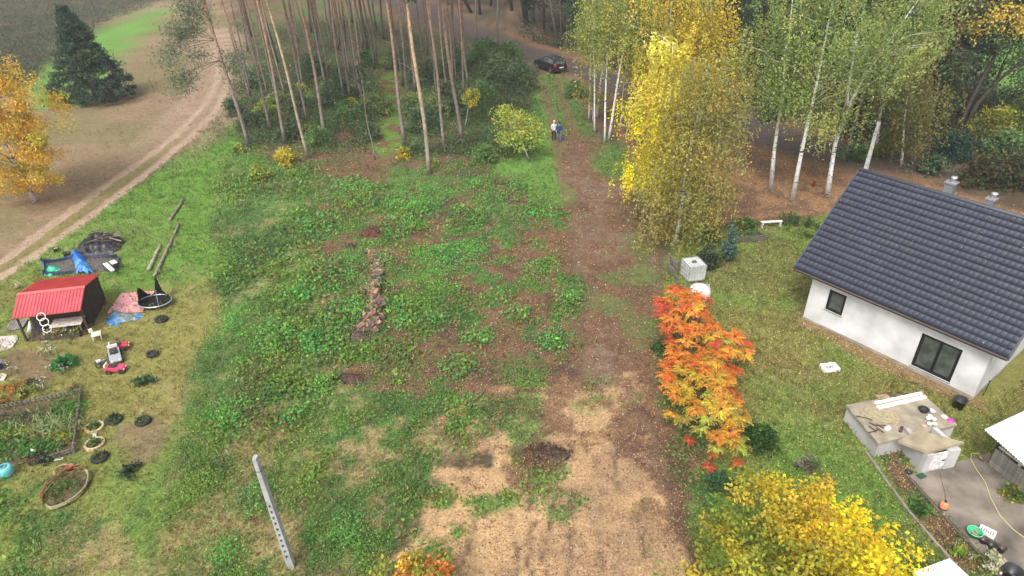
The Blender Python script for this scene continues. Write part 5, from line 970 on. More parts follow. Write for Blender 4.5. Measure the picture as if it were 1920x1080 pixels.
# ================================================================== tank, conifers, trough, small things
ib = thing('water_tank', 'white caged water tank beside the small conifers', 'tank', tuple(G(1297, 522)), .25)
MB().box((0, 0, .62), (.98, 1.1, .92), (.50, .51, .49)).build('body', 'plaster', ib); MB().lathe([(.14, 1.08), (.14, 1.13), (0, 1.13)], 14, (.1, .1, .1)).build('cap', 'plastic', ib); m_ = MB()
for i in range(7): x_ = -.51 + i * .17; m_.tube([(x_, -.575, .14), (x_, -.575, 1.1), (x_, .575, 1.1), (x_, .575, .14)], .013, 5, (.52, .53, .53))
for z_ in (.2, .45, .7, .95, 1.1): m_.tube([(-.52, -.58, z_), (.52, -.58, z_), (.52, .58, z_), (-.52, .58, z_)], .013, 5, (.52, .53, .53), closed=True)
for i in range(5): y_ = -.45 + i * .22; m_.tube([(-.52, y_, .14), (-.52, y_, 1.1)], .013, 5, (.5, .5, .5)); m_.tube([(.52, y_, .14), (.52, y_, 1.1)], .013, 5, (.5, .5, .5))
m_.build('cage', 'metal', ib); m_ = MB()
for i in range(3): m_.box((-.42 + i * .42, 0, .05), (.12, 1.1, .1), (.2, .16, .12))
m_.box((0, 0, .125), (1.04, 1.12, .03), (.25, .2, .15)); m_.build('pallet_base', 'wood', ib)
bb = thing('bulk_bag', 'pale big bag half hidden behind the sumac top', 'bag', tuple(G(1309, 566)), .15); MB().lathe([(0, 0), (.5, 0), (.58, .2), (.6, .6), (.52, .92), (.3, 1.02), (0, 1.0)], 14, (.60, .55, .56)).build('body', 'cloth', bb, smooth=True)
for s in (-1, 1): MB().tube([(s * .35, -.3, .95), (s * .42, -.1, 1.12), (s * .35, .2, .96)], .02, 5, (.5, .45, .5)).build('strap', 'cloth', bb)
for i in range(2):
    pl_ = thing('pallet', ['grey pallet leaning on the caged tank, nearer', 'grey pallet leaning on the caged tank, farther'][i], 'pallet', tuple(G(1267 + 6 * i, 520 - 14 * i)), 1.9 + .15 * i)
    for k_ in range(5): MB().box((0, 0, 0), (.95, .11, .022), tuple(np.array((.26, .23, .2)) * rnd.uniform(.7, 1.15))).build('plank', 'wood', pl_, (0, .12 + k_ * .07, .12 + k_ * .17)).rotation_euler = (1.15, 0, 0)
    for k_ in (-.4, .4): MB().box((0, 0, 0), (.08, .98, .08), (.18, .15, .13)).build('runner', 'wood', pl_, (k_, .33, .47)).rotation_euler = (1.18, 0, 0)
def conifer(label, px, py, r, h_, pal, n_, leaf=.16, name='conifer', group=None, prof=P_CONE, sig=.3):
    base = G(px, py); return make_tree(name, label, 'conifer', tuple(base), h_, .1, r, prof, pal, leaf, n_ // 30, 30, sig, 'round', (0, 0), 'bark', (.1, .08, .06), max(.03, h_ * .02), group, limbs=8, wob=.03, jit=.22, bias=.35, matl='needle')
conifer('small round dark conifer next to the caged tank', 1325, 503, .62, 1.5, [((.035, .05, .028), 2), ((.055, .075, .04), 1)], 2200, .13, prof=P_OVAL, sig=.26); conifer('small pointed blue green conifer right of dark one', 1362, 494, .56, 2.7, [((.065, .115, .09), 2), ((.10, .155, .12), 1.2)], 2600, .13, sig=.22)
tb_ = thing('stone_trough', 'dark stone trough bed behind the small conifers', 'trough', tuple(G(1402, 449)), .15); MB().box((0, -.35, .2), (2.0, .12, .4), (.11, .10, .085)).box((0, .35, .2), (2.0, .12, .4), (.11, .10, .085)).box((.94, 0, .2), (.12, .58, .4), (.16, .14, .12)).box((-.94, 0, .2), (.12, .58, .4), (.12, .1, .09)).build('wall', 'concrete', tb_); MB().box((0, 0, .14), (1.76, .58, .28), (.06, .06, .035)).build('soil', 'plain', tb_); P = rng.normal(size=(200, 3)) * np.array([.5, .2, .08]) + np.array([0, 0, .36]); link('foliage', leaf_mesh('foliage', quads(P, .15, .1), jitter(pick(GRN, 200), .2)), tb_)
bn = thing('white_bench', 'white slim garden bench at the forest edge', 'bench', tuple(G(1445, 426)), .12); MB().box((0, 0, .42), (1.45, .22, .05), (.72, .70, .66)).build('seat', 'wood', bn)
for s in (-.62, .62): MB().box((s, 0, .2), (.07, .2, .4), (.62, .6, .56)).build('leg', 'wood', bn)
bush('hedge_shrub', 'low bright green hedge shrub at forest edge by bench', 1395, 432, 1.3, .7, [((.06, .16, .03), 2), ((.09, .19, .04), 1), ((.3, .2, .05), .3)], .15, 900); bush('hedge_shrub', 'low dark green hedge shrub right of the bench', 1495, 425, 1.6, .7, [((.05, .12, .03), 2), ((.07, .14, .04), 1)], .15, 900); bush('hedge_shrub', 'green shrub under the olive birch foot', 1330, 452, .9, .7, [((.06, .14, .035), 2), ((.1, .16, .04), 1)], .15, 700)
hy = thing('red_hydrant', 'small red hydrant on leaf floor between birches', 'hydrant', tuple(G(1525, 350))); hy.scale = (.6, .6, .75); MB().lathe([(0, 0), (.12, 0), (.12, .55), (.16, .58), (.16, .7), (.08, .8), (0, .82)], 12, (.34, .04, .035)).build('body', 'plastic', hy, smooth=True); MB().tube([(-.26, 0, .55), (.26, 0, .55)], .07, 8, (.38, .03, .03)).build('outlet', 'plastic', hy)

# ================================================================== TREES
WB = (.70, .69, .66); PB = (.21, .175, .15); PO = (.31, .195, .14)
ORD = ['first', 'second', 'third', 'fourth', 'fifth', 'sixth', 'seventh', 'eighth', 'ninth', 'tenth', 'eleventh', 'twelfth', 'thirteenth', 'fourteenth', 'fifteenth', 'sixteenth', 'seventeenth', 'eighteenth', 'nineteenth', 'twentieth']
# pine crowns: three shared meshes
NEED = [((.035, .065, .03), 3), ((.05, .085, .04), 2), ((.07, .09, .045), 1)]
pine_crowns = []
for v_ in range(3):
    vv, cc, C = crown_verts(0, 6.5, 2.3, P_TOP, 60, 42, .55, .34, NEED, 'flat'); pine_crowns.append(leaf_mesh('crown', vv, cc, 'needle'))
def pine(label, px, py, tx, ty=0, rad=.14, H=19, tint=1., pale=False, stubs=8, group='tall pines of the pine stand', dark=False):
    b = G(px, py); q = V(tx, ty, b[1]); lx = (q[0] - b[0]) / q[2]; t = thing('pine_tree', label, 'pine tree', tuple(b), 0, group); k_ = 12; path = []; cols = []; ph = rnd.random() * 6
    for i in range(k_ + 1):
        z = H * i / k_; path.append((lx * z + .09 * math.sin(ph + i * .8), .06 * math.cos(ph + i), z)); f_ = sstep(3.0, 9.0, z); c = np.array((.30, .255, .2) if pale else PB) * (1 - f_) + np.array((.42, .29, .19) if pale else PO) * f_; cols.append(tuple(c * tint * (.45 if dark else 1)))
    mb = MB().tube(path, [rad * (1 - .6 * i / k_) * (1.3 if i == 0 else 1) for i in range(k_ + 1)], 8, cols=cols)
    for i in range(stubs):
        z = rnd.uniform(3.5, 12.5); a = rnd.random() * 6.3; L_ = rnd.uniform(.25, 1.3); pz_ = np.interp(z, [p_[2] for p_ in path], [p_[0] for p_ in path]); mb.tube([(pz_, 0, z), (pz_ + math.cos(a) * L_, math.sin(a) * L_, z + rnd.uniform(-.1, .5) * L_)], [.025, .008], 4, (.2, .17, .14))
    mb.build('trunk', 'bark', t, smooth=True); c = link('crown', pine_crowns[rnd.randrange(3)], t, (lx * (H - 6), 0, H - 6.2), rnd.random() * 6); s_ = rnd.uniform(.8, 1.1) if H > 10 else .18; c.scale = (s_, s_, 1 if H > 10 else .3)
    if H < 10: c.location = (lx * H * .8, 0, H * .75)
    return t
front = [(467, 278, 384, 5, .17), (510, 247, 452, 8, .13), (537, 270, 483, 0, .15), (580, 298, 502, 8, .13), (612, 260, 563, 0, .16), (702, 300, 690, 230, .05), (760, 272, 724, 0, .17), (806, 327, 764, 0, .17), (836, 283, 801, 0, .14), (866, 271, 827, 0, .17)]
fl = ['leaning grey pine at the left corner of pine stand, beside the track', 'slim pine second from the left in the front row of pines', 'brownish pine third from left in the front row of pines', 'pale thin pine fourth from left in the front row of pines', 'reddish straight pine fifth from left in the front row', 'very thin young pine stem beside the forest path', 'thick reddish pine at the right side of forest path', 'nearest tan pine with stubby dead branches', 'thin grey pine behind the nearest tan pine', 'rightmost front row pine with reddish upper trunk']
for f_, l_ in zip(front, fl): pine(l_, *f_[:4], rad=f_[4], pale=f_ in (front[3], front[7]), stubs=16 if f_ is front[7] else 8, H=8 if f_ is front[5] else 19)
mid_ = sorted([(473, 192, 416, 5, .12), (505, 183, 461, 8, .12), (535, 189, 491, 5, .12), (578, 230, 530, 0, .13), (570, 167, 541, 0, .12), (609, 162, 583, 0, .14), (617, 160, 590, 0, .13), (644, 183, 619, 0, .14), (655, 148, 634, 0, .12), (680, 189, 647, 0, .15), (684, 201, 663, 0, .10), (781, 176, 757, 0, .16), (814, 126, 795, 0, .14), (850, 165, 838, 0, .14), (878, 164, 860, 0, .13), (874, 135, 866, 0, .12), (931, 94, 935, 0, .16), (893, 80, 891, 0, .15)])
for i, f_ in enumerate(mid_): pine('slender pine standing %s from left in the middle row of pines' % ORD[i], *f_[:4], rad=f_[4], tint=.9, stubs=5)
extra = []
for i in range(34):
    ex_ = rnd.uniform(452, 880); ey_ = rnd.uniform(70, 205); ex_ = ex_ + (18 if 715 < ex_ < 758 else 0); extra.append((ex_, ey_, ex_ - (.30 - .22 * (ex_ - 450) / 430) * ey_ * rnd.uniform(.7, 1.1), 0, rnd.uniform(.08, .13)))
extra = [f_ for f_ in sorted(extra) if psd(Z['road'], G(f_[0], f_[1])[:1], G(f_[0], f_[1])[1:2])[0] > .8]
for i, f_ in enumerate(extra): pine('thin slender young pine, %s from the left among the thinnest trunks' % (ORD[i] if i < 20 else ['twenty-first', 'twenty-second', 'twenty-third', 'twenty-fourth', 'twenty-fifth', 'twenty-sixth', 'twenty-seventh', 'twenty-eighth', 'twenty-ninth', 'thirtieth', 'thirty-first', 'thirty-second', 'thirty-third', 'thirty-fourth'][i - 20]), *f_[:4], rad=f_[4], tint=.8, stubs=2)
back = sorted([(680, 94, 666, 0, .16), (690, 98, 674, 0, .2), (648, 100, 640, 0, .14), (600, 110, 585, 0, .15), (560, 105, 540, 0, .14), (520, 120, 488, 0, .14), (545, 80, 530, 0, .15), (625, 70, 616, 0, .16), (585, 62, 576, 0, .16), (505, 85, 488, 0, .15), (480, 130, 447, 0, .12), (705, 55, 698, 0, .17), (470, 70, 455, 0, .15), (660, 45, 655, 0, .17), (720, 75, 712, 0, .16)])
for i, f_ in enumerate(back): pine('dim distant pine, %s from left in the back row behind the stand' % ORD[i], *f_[:4], rad=f_[4], tint=.7, stubs=2, dark=i % 3 == 0)
# low needle boughs on the left corner pine
for (x0, y0, x1, y1) in ((405, 75, 322, 85), (402, 60, 345, 45), (412, 105, 345, 150), (398, 30, 362, 12), (420, 120, 432, 100)):
    pass
b = G(467, 278); bo = bpy.data.objects['pine_tree']; P = []; mb = MB()
for (x0, y0, pts_) in ((405, 75, [(360, 55), (338, 70), (322, 90), (312, 112), (348, 60), (330, 55)]), (415, 112, [(370, 105), (350, 140), (342, 165), (338, 150)]), (398, 40, [(375, 25), (352, 30), (345, 10), (365, 5)]), (425, 140, [(432, 118), (440, 108)])):
    s0 = V(x0, y0, b[1]) - b
    for (x1, y1) in pts_:
        e_ = V(x1, y1, b[1] + rnd.uniform(-1.2, 1.2)) - b; mb.tube([tuple(s0), tuple((s0 + e_) / 2 + np.array([0, 0, .25])), tuple(e_)], [.035, .022, .008], 4, (.17, .14, .11)); P.append(e_ + rng.normal(size=(420, 3)) * np.array([.62, .55, .42]))
P = np.concatenate(P); bo2 = link('bough', leaf_mesh('bough', quads(P, .24, .06, .1, .4), jitter(pick([((.085, .125, .07), 2), ((.12, .155, .09), 1)], len(P)), .2), 'needle'), bo); mb.build('branch', 'bark', bo)
# spruce and yellow tree in the meadow
b = G(182, 188); HS = V(170, 12, b[1])[2]; make_tree('spruce_tree', 'dense dark green spruce standing alone in the meadow', 'spruce', tuple(b), HS, .2, 4.3, lambda t: (1 - t) ** .85 * (1 - .25 * max(0, .12 - t) / .12), [((.034, .062, .042), 3), ((.045, .078, .048), 2), ((.07, .10, .055), 1)], .2, 520, 90, .55, 'flat', (-.5, 0), 'bark', (.1, .08, .06), .22, limbs=20, jit=.2, bias=.32, matl='needle')
b = G(66, 378); HY = V(50, 104, b[1])[2]; make_tree('birch_tree', 'golden yellow birch at the left edge of the meadow', 'birch', tuple(b), HY, 1.3, 3.8, P_OVAL, [((.74, .45, .05), 4), ((.66, .38, .05), 3), ((.46, .38, .06), 4), ((.78, .54, .09), 1.5)], .18, 230, 120, .8, 'round', (-1.0, 0), 'birch', (.5, .48, .45), .15, limbs=26, jit=.15)
# birches
CW_ = [((.20, .23, .055), 3), ((.26, .26, .06), 3), ((.15, .20, .05), 2), ((.38, .32, .06), 1)]
def birch(label, px, py, tx, ty, H, z0, R_, pal, ncl, per, sig=.8, leaf=.17, rad=.13, style='weep', path=None, fork=None, group='white stemmed birches', limbs=14, prof=P_OVAL, bcol=WB, colfn=None):
    b = G(px, py); q = V(tx, ty, b[1]); lx = (q[0] - b[0]) / q[2]
    if path:
        pw_ = [Vector(V(x_, y_, b[1]) - b) for x_, y_ in path]; pw_[0].z = 0; lz = pw_[-1]; dr = (pw_[-1] - pw_[-2]).normalized()
        if lz.z < H * .9: pw_.append(lz + dr * ((H * .93 - lz.z) / max(dr.z, .2)))
    else: pw_ = None
    return make_tree('birch_tree', label, 'birch', tuple(b), H, z0, R_, prof, pal, leaf, ncl, per, sig, style, (lx * H, 0), 'birch', bcol, rad, group, limbs=limbs, wob=.12, path=pw_, lcol=(.42, .38, .33), colfn=colfn)
GRB = [((.26, .34, .10), 3), ((.34, .39, .11), 3), ((.20, .27, .09), 2), ((.44, .45, .13), 1.2)]
birch('white birch leftmost of three before the house, straight trunk', 1445, 357, 1475, 130, 16.5, 6.3, 3.1, GRB, 70, 230, .68, path=[(1445, 357), (1452, 280), (1462, 210), (1472, 140), (1480, 60)], rad=.15)
birch('white birch middle of three before the house, slightly curved trunk', 1485, 377, 1560, 60, 17, 6.0, 3.3, GRB, 76, 230, .68, path=[(1485, 377), (1500, 300), (1516, 225), (1533, 150), (1550, 60)], rad=.16)
bf = birch('forked white birch right of three before the house', 1551, 366, 1625, 120, 16, 6.6, 3.4, GRB, 80, 230, .68, path=[(1551, 366), (1558, 320), (1566, 270), (1580, 225), (1597, 188), (1620, 145), (1655, 95)], rad=.18)
b = G(1551, 366); MB().tube([tuple(V(1590, 205, b[1]) - b), tuple(V(1588, 180, b[1]) - b), tuple(V(1597, 130, b[1]) - b), tuple(V(1607, 60, b[1]) - b)], [.13, .12, .09, .06], 7, WB).build('fork_limb', 'birch', bf, smooth=True)
birch('tall hanging green birch behind the three house birches', 1640, 290, 1680, 0, 17, 5.2, 3.8, GRB, 84, 220, .75, leaf=.2, rad=.15)
birch('small olive birch with white foot behind house chimney', 1690, 312, 1705, 150, 9.5, 2.2, 2.9, [((.20, .20, .065), 3), ((.28, .23, .06), 2), ((.14, .16, .05), 1.5)], 80, 130, .7, leaf=.2, rad=.1)
mb_ = [('white birch stem far left of the slim middle cluster', 1104, 226, 1112, 0, 13.5, 7.2, 1.9, .09), ('thin white birch stem second in the slim middle cluster', 1115, 249, 1113, 35, 12.0, 6.3, 1.7, .08), ('white birch third in the slim middle cluster, slanting right', 1119, 222, 1140, 7, 14, 8.5, 1.7, .1), ('white birch fourth in the slim middle cluster, near front', 1134, 268, 1140, 10, 14.0, 8.2, 1.6, .1), ('forked white birch right end of slim middle cluster', 1141, 264, 1182, 10, 14.5, 9.0, 1.8, .12)]
LGB = [((.36, .39, .10), 3), ((.27, .31, .08), 2), ((.44, .42, .10), 1)]
for (l_, px, py, tx, ty, H, z0, R_, rd) in mb_: birch(l_, px, py, tx, ty, H, z0, R_, LGB, 36, 120, .7, leaf=.19, rad=rd, limbs=7)
birch('thin grey birch stem at left of the yellow birch', 1163, 240, 1170, 160, 9, 4.5, 1.2, [((.28, .27, .06), 1), ((.4, .32, .05), 1)], 16, 90, .6, rad=.06, limbs=4)
# the yellow and olive birches in the centre right
def yel(C, g):
    t = (C[:, 2] - 2) / 10; n = fbm(C[:, 0] + 40, C[:, 2] + C[:, 1], 1.6, 3, 33); a = np.array([.95, .74, .02]); b_ = np.array([.95, .70, .13]); o = np.array([.62, .52, .06]); c = np.where((t > .62)[:, None], b_, a); return np.where((n > .60)[:, None] | ((t < .12) & (g.random(len(t)) < .5))[:, None], o, c)
b = G(1222, 415); H_ = V(1272, 66, b[1])[2]; q = V(1272, 66, b[1]); make_tree('birch_tree', 'bright golden yellow birch in the centre of the right cluster', 'birch', tuple(b), H_, 3.6, 2.6, lambda t: (.78 + .32 * math.sin(t * 12 + .8)) * (.6 + .38 * math.sin(math.pi * min(1, t * 1.02)) if t < .9 else .6), None, .18, 190, 150, .6, 'weep', ((q[0] - b[0]) * .95, 0), 'birch', WB, .15, limbs=20, bias=.35, colfn=yel, jit=.12)
OLB = [((.31, .285, .085), 3), ((.39, .34, .09), 3), ((.25, .26, .08), 2), ((.54, .42, .08), 1.2)]
b = G(1266, 458); q = V(1335, 112, b[1]); make_tree('birch_tree', 'olive brown weeping birch nearest the caged tank', 'birch', tuple(b), float(q[2]), .9, 2.75, lambda t: .72 + .3 * math.sin(math.pi * min(1, t * 1.6)) if t < .5 else .95 - .75 * (t - .5), OLB, .15, 190, 165, .68, 'weep', ((q[0] - b[0]) * 1.0, 1.2), 'birch', (.42, .40, .36), .12, limbs=14, lcol=(.2, .17, .13), jit=.2)
birch('yellow green tall birch behind the golden birch', 1232, 305, 1258, 0, 15.5, 6.2, 3.6, [((.46, .41, .07), 3), ((.33, .34, .07), 2), ((.70, .50, .06), 2)], 110, 160, .85, leaf=.19, rad=.14)
birch('yellow tipped birch with dark foot right behind the golden birch', 1352, 318, 1335, 20, 14.0, 7.6, 2.5, [((.62, .46, .06), 3), ((.38, .37, .07), 2), ((.78, .54, .06), 2)], 62, 150, .8, leaf=.19, rad=.13, bcol=(.25, .22, .2))
# brownish thin pines right of the centre
pine('thin brown pine between the left and middle house birches', 1490, 342, 1513, 200, .1, 15, 1.0, stubs=3, group=None); pine('thin reddish pine behind the forked birch', 1586, 300, 1610, 205, .1, 15, .9, stubs=3, group=None)
# bottom right yellow tree and bottom shrub, close to the camera
def ywal(C, g): f_ = sstep(-1.2, 1.6, C[:, 0] - .3 + g.normal(size=len(C)) * .5); r_ = g.random(len(C)); a = np.where((r_ < .45)[:, None], np.array([.36, .36, .05]), np.where((r_ < .8)[:, None], np.array([.54, .44, .05]), np.array([.15, .22, .04]))); b_ = np.where((r_ < .6)[:, None], np.array([.86, .62, .03]), np.where((r_ < .85)[:, None], np.array([.76, .50, .06]), np.array([.42, .38, .05]))); return a * (1 - f_[:, None]) + b_ * f_[:, None]
b = G(1510, 1075, 2.2); make_tree('walnut_tree', 'bushy yellow and green tree at the bottom edge', 'tree', (b[0], b[1] - .2, 0), 4.0, 1.0, 3.15, lambda t: math.sin(math.pi * min(1, .2 + .72 * t)) ** .5, None, .145, 380, 74, .46, 'round', (0, 0), 'bark', (.17, .14, .11), .14, limbs=30, colfn=ywal, jit=.2)
b = G(778, 1088, 1.7); make_tree('orange_shrub', 'orange tipped green shrub at the bottom edge', 'shrub', (b[0], b[1], 0), 2.3, .4, 1.3, P_BUSH, [((.28, .30, .05), 3), ((.72, .26, .07), 2.2), ((.62, .42, .06), 1)], .14, 95, 44, .34, 'round', (0, 0), 'bark', (.15, .12, .09), .06, limbs=10)
b = G(690, 1105, 1.2); make_tree('green_shrub', 'yellow green shrub at the bottom edge beside concrete pole', 'shrub', (b[0], b[1], 0), 1.6, .2, 1.3, P_BUSH, [((.24, .28, .05), 3), ((.34, .34, .06), 2)], .13, 50, 36, .34, 'round', (0, 0), 'bark', (.15, .12, .09), .05, limbs=8)
# understory shrubs and young trees
DK = [((.085, .14, .070), 3), ((.11, .17, .075), 2), ((.16, .19, .08), 1)]; MG = [((.12, .22, .07), 3), ((.16, .26, .08), 2)]; LM = [((.28, .36, .06), 3), ((.38, .41, .07), 2), ((.14, .22, .06), 1.2)]; YL = [((.62, .50, .05), 3), ((.40, .40, .07), 2), ((.2, .25, .06), .8)]; PG = [((.20, .26, .09), 2), ((.26, .30, .10), 1)]
US = [(548, 262, 24, DK, 'dark green shrub at foot of the pale thin pine'), (602, 275, 26, MG, 'bright green shrub right of the pale thin pine'), (655, 232, 30, MG, 'green leafy shrub left of the forest path'), (704, 215, 30, PG, 'light green shrub bordering the forest path'), (694, 262, 22, DK, 'dark shrub around the very thin young pine'), (640, 178, 26, DK, 'dark shadowy shrub in the middle of pine stand'), (690, 125, 22, MG, 'small green shrub at the far path side'), (522, 205, 22, PG, 'pale green shrub between the left pines'), (795, 250, 34, DK, 'large dark shrub left of thin grey pine'), (815, 222, 30, PG, 'pale topped shrub behind the nearest tan pine'), (775, 212, 26, PG, 'light green bush beside the thick reddish pine'), (835, 200, 32, DK, 'dark bush between the right front pines'), (905, 195, 28, MG, 'mid green shrub left of big dark shrub'), (935, 165, 42, DK, 'big dark green shrub left of parked car'), (972, 172, 38, DK, 'big dark green shrub touching the car front'), (955, 120, 28, MG, 'green shrub beside road above big dark shrub'), (902, 122, 30, MG, 'green shrub left of roadside below the bend'), (918, 100, 20, MG, 'small green shrub at road edge'), (910, 305, 22, MG, 'small leafy green sapling in front of lime tree'), (1078, 182, 22, MG, 'green bush right of the grassy driveway'), (502, 222, 24, LM, 'yellow green sapling behind brownish left pine'), (488, 340, 22, LM, 'lime bush at the front left of pine stand'), (537, 310, 22, YL, 'yellow lime bush at the front of pine stand'), (447, 286, 12, LM, 'tiny pale lime bush by corner pine'), (757, 298, 15, YL, 'small bright yellow bush beside the thick pine'), (810, 312, 10, LM, 'small lime sprig at foot of nearest tan pine'), (661, 196, 8, YL, 'small bright yellow sprig in the pine stand'), (566, 172, 10, YL, 'tiny yellow sprig behind the left pines'),
      (440, 215, 20, DK, 'dark bush at the track edge by the pines'), (470, 240, 20, DK, 'dark low bush beside the corner pine'), (560, 210, 26, DK, 'dark bush deep in the left pine stand'), (620, 205, 26, DK, 'dark bush behind the reddish front pine'), (745, 130, 22, DK, 'dark bush right of the far forest path'), (860, 215, 26, DK, 'dark bush behind the rightmost front pine'), (590, 150, 30, DK, 'dark bush in the back of pine stand'), (810, 160, 30, DK, 'dark bush in the back between path and road'), (850, 130, 28, MG, 'green bush in the back beside road'), (480, 165, 20, DK, 'dark bush at back left of the pine stand'),
      (1660, 285, 30, [((.20, .22, .05), 2), ((.3, .26, .05), 1)], 'yellow green bush behind the white post'), (1635, 290, 18, LM, 'lime bush right beside the white post'), (1598, 300, 22, MG, 'green bush behind the forked birch foot'), (1850, 262, 42, [((.28, .29, .04), 2), ((.44, .36, .05), 1.2), ((.12, .17, .04), 1)], 'big yellow lime bush under the leaning trunks'), (1905, 245, 40, [((.2, .24, .05), 2), ((.1, .15, .04), 1)], 'olive green bush at the right edge under trunks'), (1780, 300, 36, [((.03, .07, .05), 2), ((.04, .085, .055), 1)], 'dark blue green bush behind the house chimneys'), (1835, 345, 40, [((.08, .08, .035), 2), ((.13, .10, .04), 1), ((.05, .075, .03), 1)], 'dark olive thicket right of the second chimney'), (1895, 350, 46, [((.07, .08, .035), 2), ((.15, .13, .04), 1)], 'dark thicket at right edge behind the house'), (1745, 325, 24, DK, 'dark low bush just behind the first chimney'), (1880, 300, 40, MG, 'green leafy bush at the right edge of forest'), (1580, 250, 26, PG, 'olive bush across the road behind birches'), (1440, 225, 26, DK, 'dark bush across the road behind left birch'), (1270, 395, 10, MG, 'small green tuft beneath golden birch')]
for (px, py, rp_, pal, lb) in US:
    r = rp_ * mpp(px, py) * 1.0; h_ = max(.5, r * 1.35); n_ = int(min(3600, 260 + rp_ * rp_ * 2.0)); d = np.linalg.norm(G(px, py) - np.array([0, 0, CAM_H])); bush('forest_shrub' if rp_ > 12 else 'sapling_sprig', lb, px, py, r, h_, pal, .10 + d * .0020, n_, None, 'shrub')
def young(label, px, py, cx_, cy_, rp_, pal, n_, name='young_tree'):
    b = G(px, py); c = V(cx_, cy_, b[1]); r = rp_ * mpp(px, py); return make_tree(name, label, 'young tree', tuple(b), float(c[2] + r * .8), max(.4, float(c[2] - r * .8)), r, P_OVAL, pal, .19, n_ // 24, 24, r * .34, 'round', (c[0] - b[0], 0), 'bark', (.42, .40, .34), .05, limbs=8, wob=.05)
young('lime yellow young tree beside the grassy driveway', 992, 300, 955, 238, 46, [((.36, .46, .07), 3), ((.46, .50, .08), 2), ((.62, .54, .07), .8)], 2600); young('small yellow young tree behind the lime tree', 872, 238, 884, 185, 20, YL, 700); young('yellowish drooping young birch by the slim cluster', 1112, 232, 1106, 180, 30, [((.30, .29, .06), 2), ((.5, .38, .06), 1), ((.16, .2, .05), 1)], 1000); young('small olive young tree at left of golden birch', 1172, 262, 1190, 200, 24, [((.34, .30, .05), 2), ((.2, .22, .05), 1)], 800)
# background forest
FP = [[((.060, .105, .05), 3), ((.08, .135, .06), 2), ((.12, .16, .065), 1)], [((.08, .13, .055), 3), ((.13, .18, .06), 2)], [((.14, .14, .06), 2), ((.22, .15, .07), 1.5), ((.09, .125, .055), 2)], [((.045, .085, .055), 3), ((.065, .11, .065), 2)]]
FM = []
for v_ in range(4):
    sets = []
    for k_ in range(2):
        vv, cc, C = crown_verts(2.6, 15, 3.6, P_OVAL, 120, 95, .9, .30, FP[v_], 'round', jit=.22); path = bend_path(14, (rnd.uniform(-.6, .6), 0), .25); mb = MB().tube(path, [.24 * (1 - .85 * i / 8) for i in range(9)], 7, (.10, .085, .075))
        for i in range(12): c = C[i * 3 % len(C)]; a = path_at(path, max(2, c[2] - 2)); mb.tube([a, tuple(c)], [.07, .015], 4, (.10, .085, .075))
        sets.append([('trunk', mb.mesh('trunk', M['bark'], True)), ('crown', leaf_mesh('crown', vv, cc))])
    FM.append(sets)
bgt = [(1190, 135, 0), (1240, 142, 3), (1300, 150, 0), (1380, 165, 3), (1420, 185, 1), (1470, 190, 0), (1520, 200, 3), (1560, 215, 0), (1600, 235, 1), (1700, 262, 2), (1735, 245, 0), (1772, 235, 3), (1740, 170, 1), (1690, 190, 0), (1640, 180, 3), (1770, 160, 2), (1340, 120, 1), (1150, 95, 3), (1090, 92, 0), (1120, 60, 1), (1200, 80, 0), (1260, 95, 3), (1320, 80, 0), (1400, 110, 1), (1470, 120, 3), (1540, 130, 0), (1620, 120, 1), (1690, 120, 3), (1750, 105, 0), (1000, 45, 3), (1050, 50, 0), (1160, 45, 3), (1240, 45, 1), (1330, 45, 0), (1430, 60, 3), (1520, 70, 0), (1600, 65, 1), (1680, 65, 0)]
names = {0: 'dark green leafy', 1: 'mid green leafy', 2: 'olive and rust leaved', 3: 'blue green dense'}
rows = {}
for (px, py, v_) in bgt: rows.setdefault((v_, 0 if py > 150 else (1 if py > 75 else 2)), []).append((px, py))
for (v_, rw), lst in rows.items():
    for i, (px, py) in enumerate(sorted(lst)):
        b = G(px, py); t = make_tree('forest_tree', '%s tree, %s from left %s' % (names[v_], ORD[i], ['close behind the forest road', 'deeper behind the forest road', 'farthest back in the forest'][rw]), 'tree', tuple(b), 0, 0, 0, None, None, shared=FM[v_][(i + rw) % 2], rotz=rnd.random() * 6, group='leafy trees of the background forest'); s_ = rnd.uniform(.85, 1.15); t.scale = (s_, s_, s_ * rnd.uniform(.9, 1.15))
for i, (px, py, tx, rd, c) in enumerate(((988, 45, 981, .42, .06), (1047, 88, 1031, .16, .12), (1054, 88, 1050, .15, .1), (884, 24, 872, .25, .05), (900, 28, 898, .22, .07), (1020, 55, 1018, .2, .07), (960, 20, 958, .25, .06), (920, 12, 921, .2, .07), (1075, 70, 1078, .18, .06), (840, 10, 838, .2, .06))):
    b = G(px, py); q = V(tx, 0, b[1]); lx = (q[0] - b[0]) / max(q[2], .5); t = thing('forest_tree', ['thick dark oak trunk beyond the road above car', 'thin leaning grey trunk beyond the road above car', 'straight thin trunk right beside the leaning one', 'dark leaning trunk at the far road bend', 'grey trunk beside the dark leaning one at bend', 'dim trunk between oak and leaning trunk', 'dark trunk far behind the road bend', 'dim slim trunk left of the dark far trunk', 'dark trunk right of the straight thin one', 'leftmost dim trunk past the road bend'][i], 'tree', tuple(b), 0, 'bare trunks beyond the forest road')
    k_ = np.array([lx * 14, 0]); MB().tube([(0, 0, -.1), (lx * 7, 0, 7), (lx * 14, 0, 14)], [rd * 1.15, rd * .85, rd * .5], 8, tuple(np.array([1.0, .92, .85]) * c * 1.3)).build('trunk', 'bark', t, smooth=True); cr_ = link('crown', FM[3][i % 2][1][1], t, (lx * 12, 0, 9), i * 1.3); cr_.scale = (.9, .9, .7)
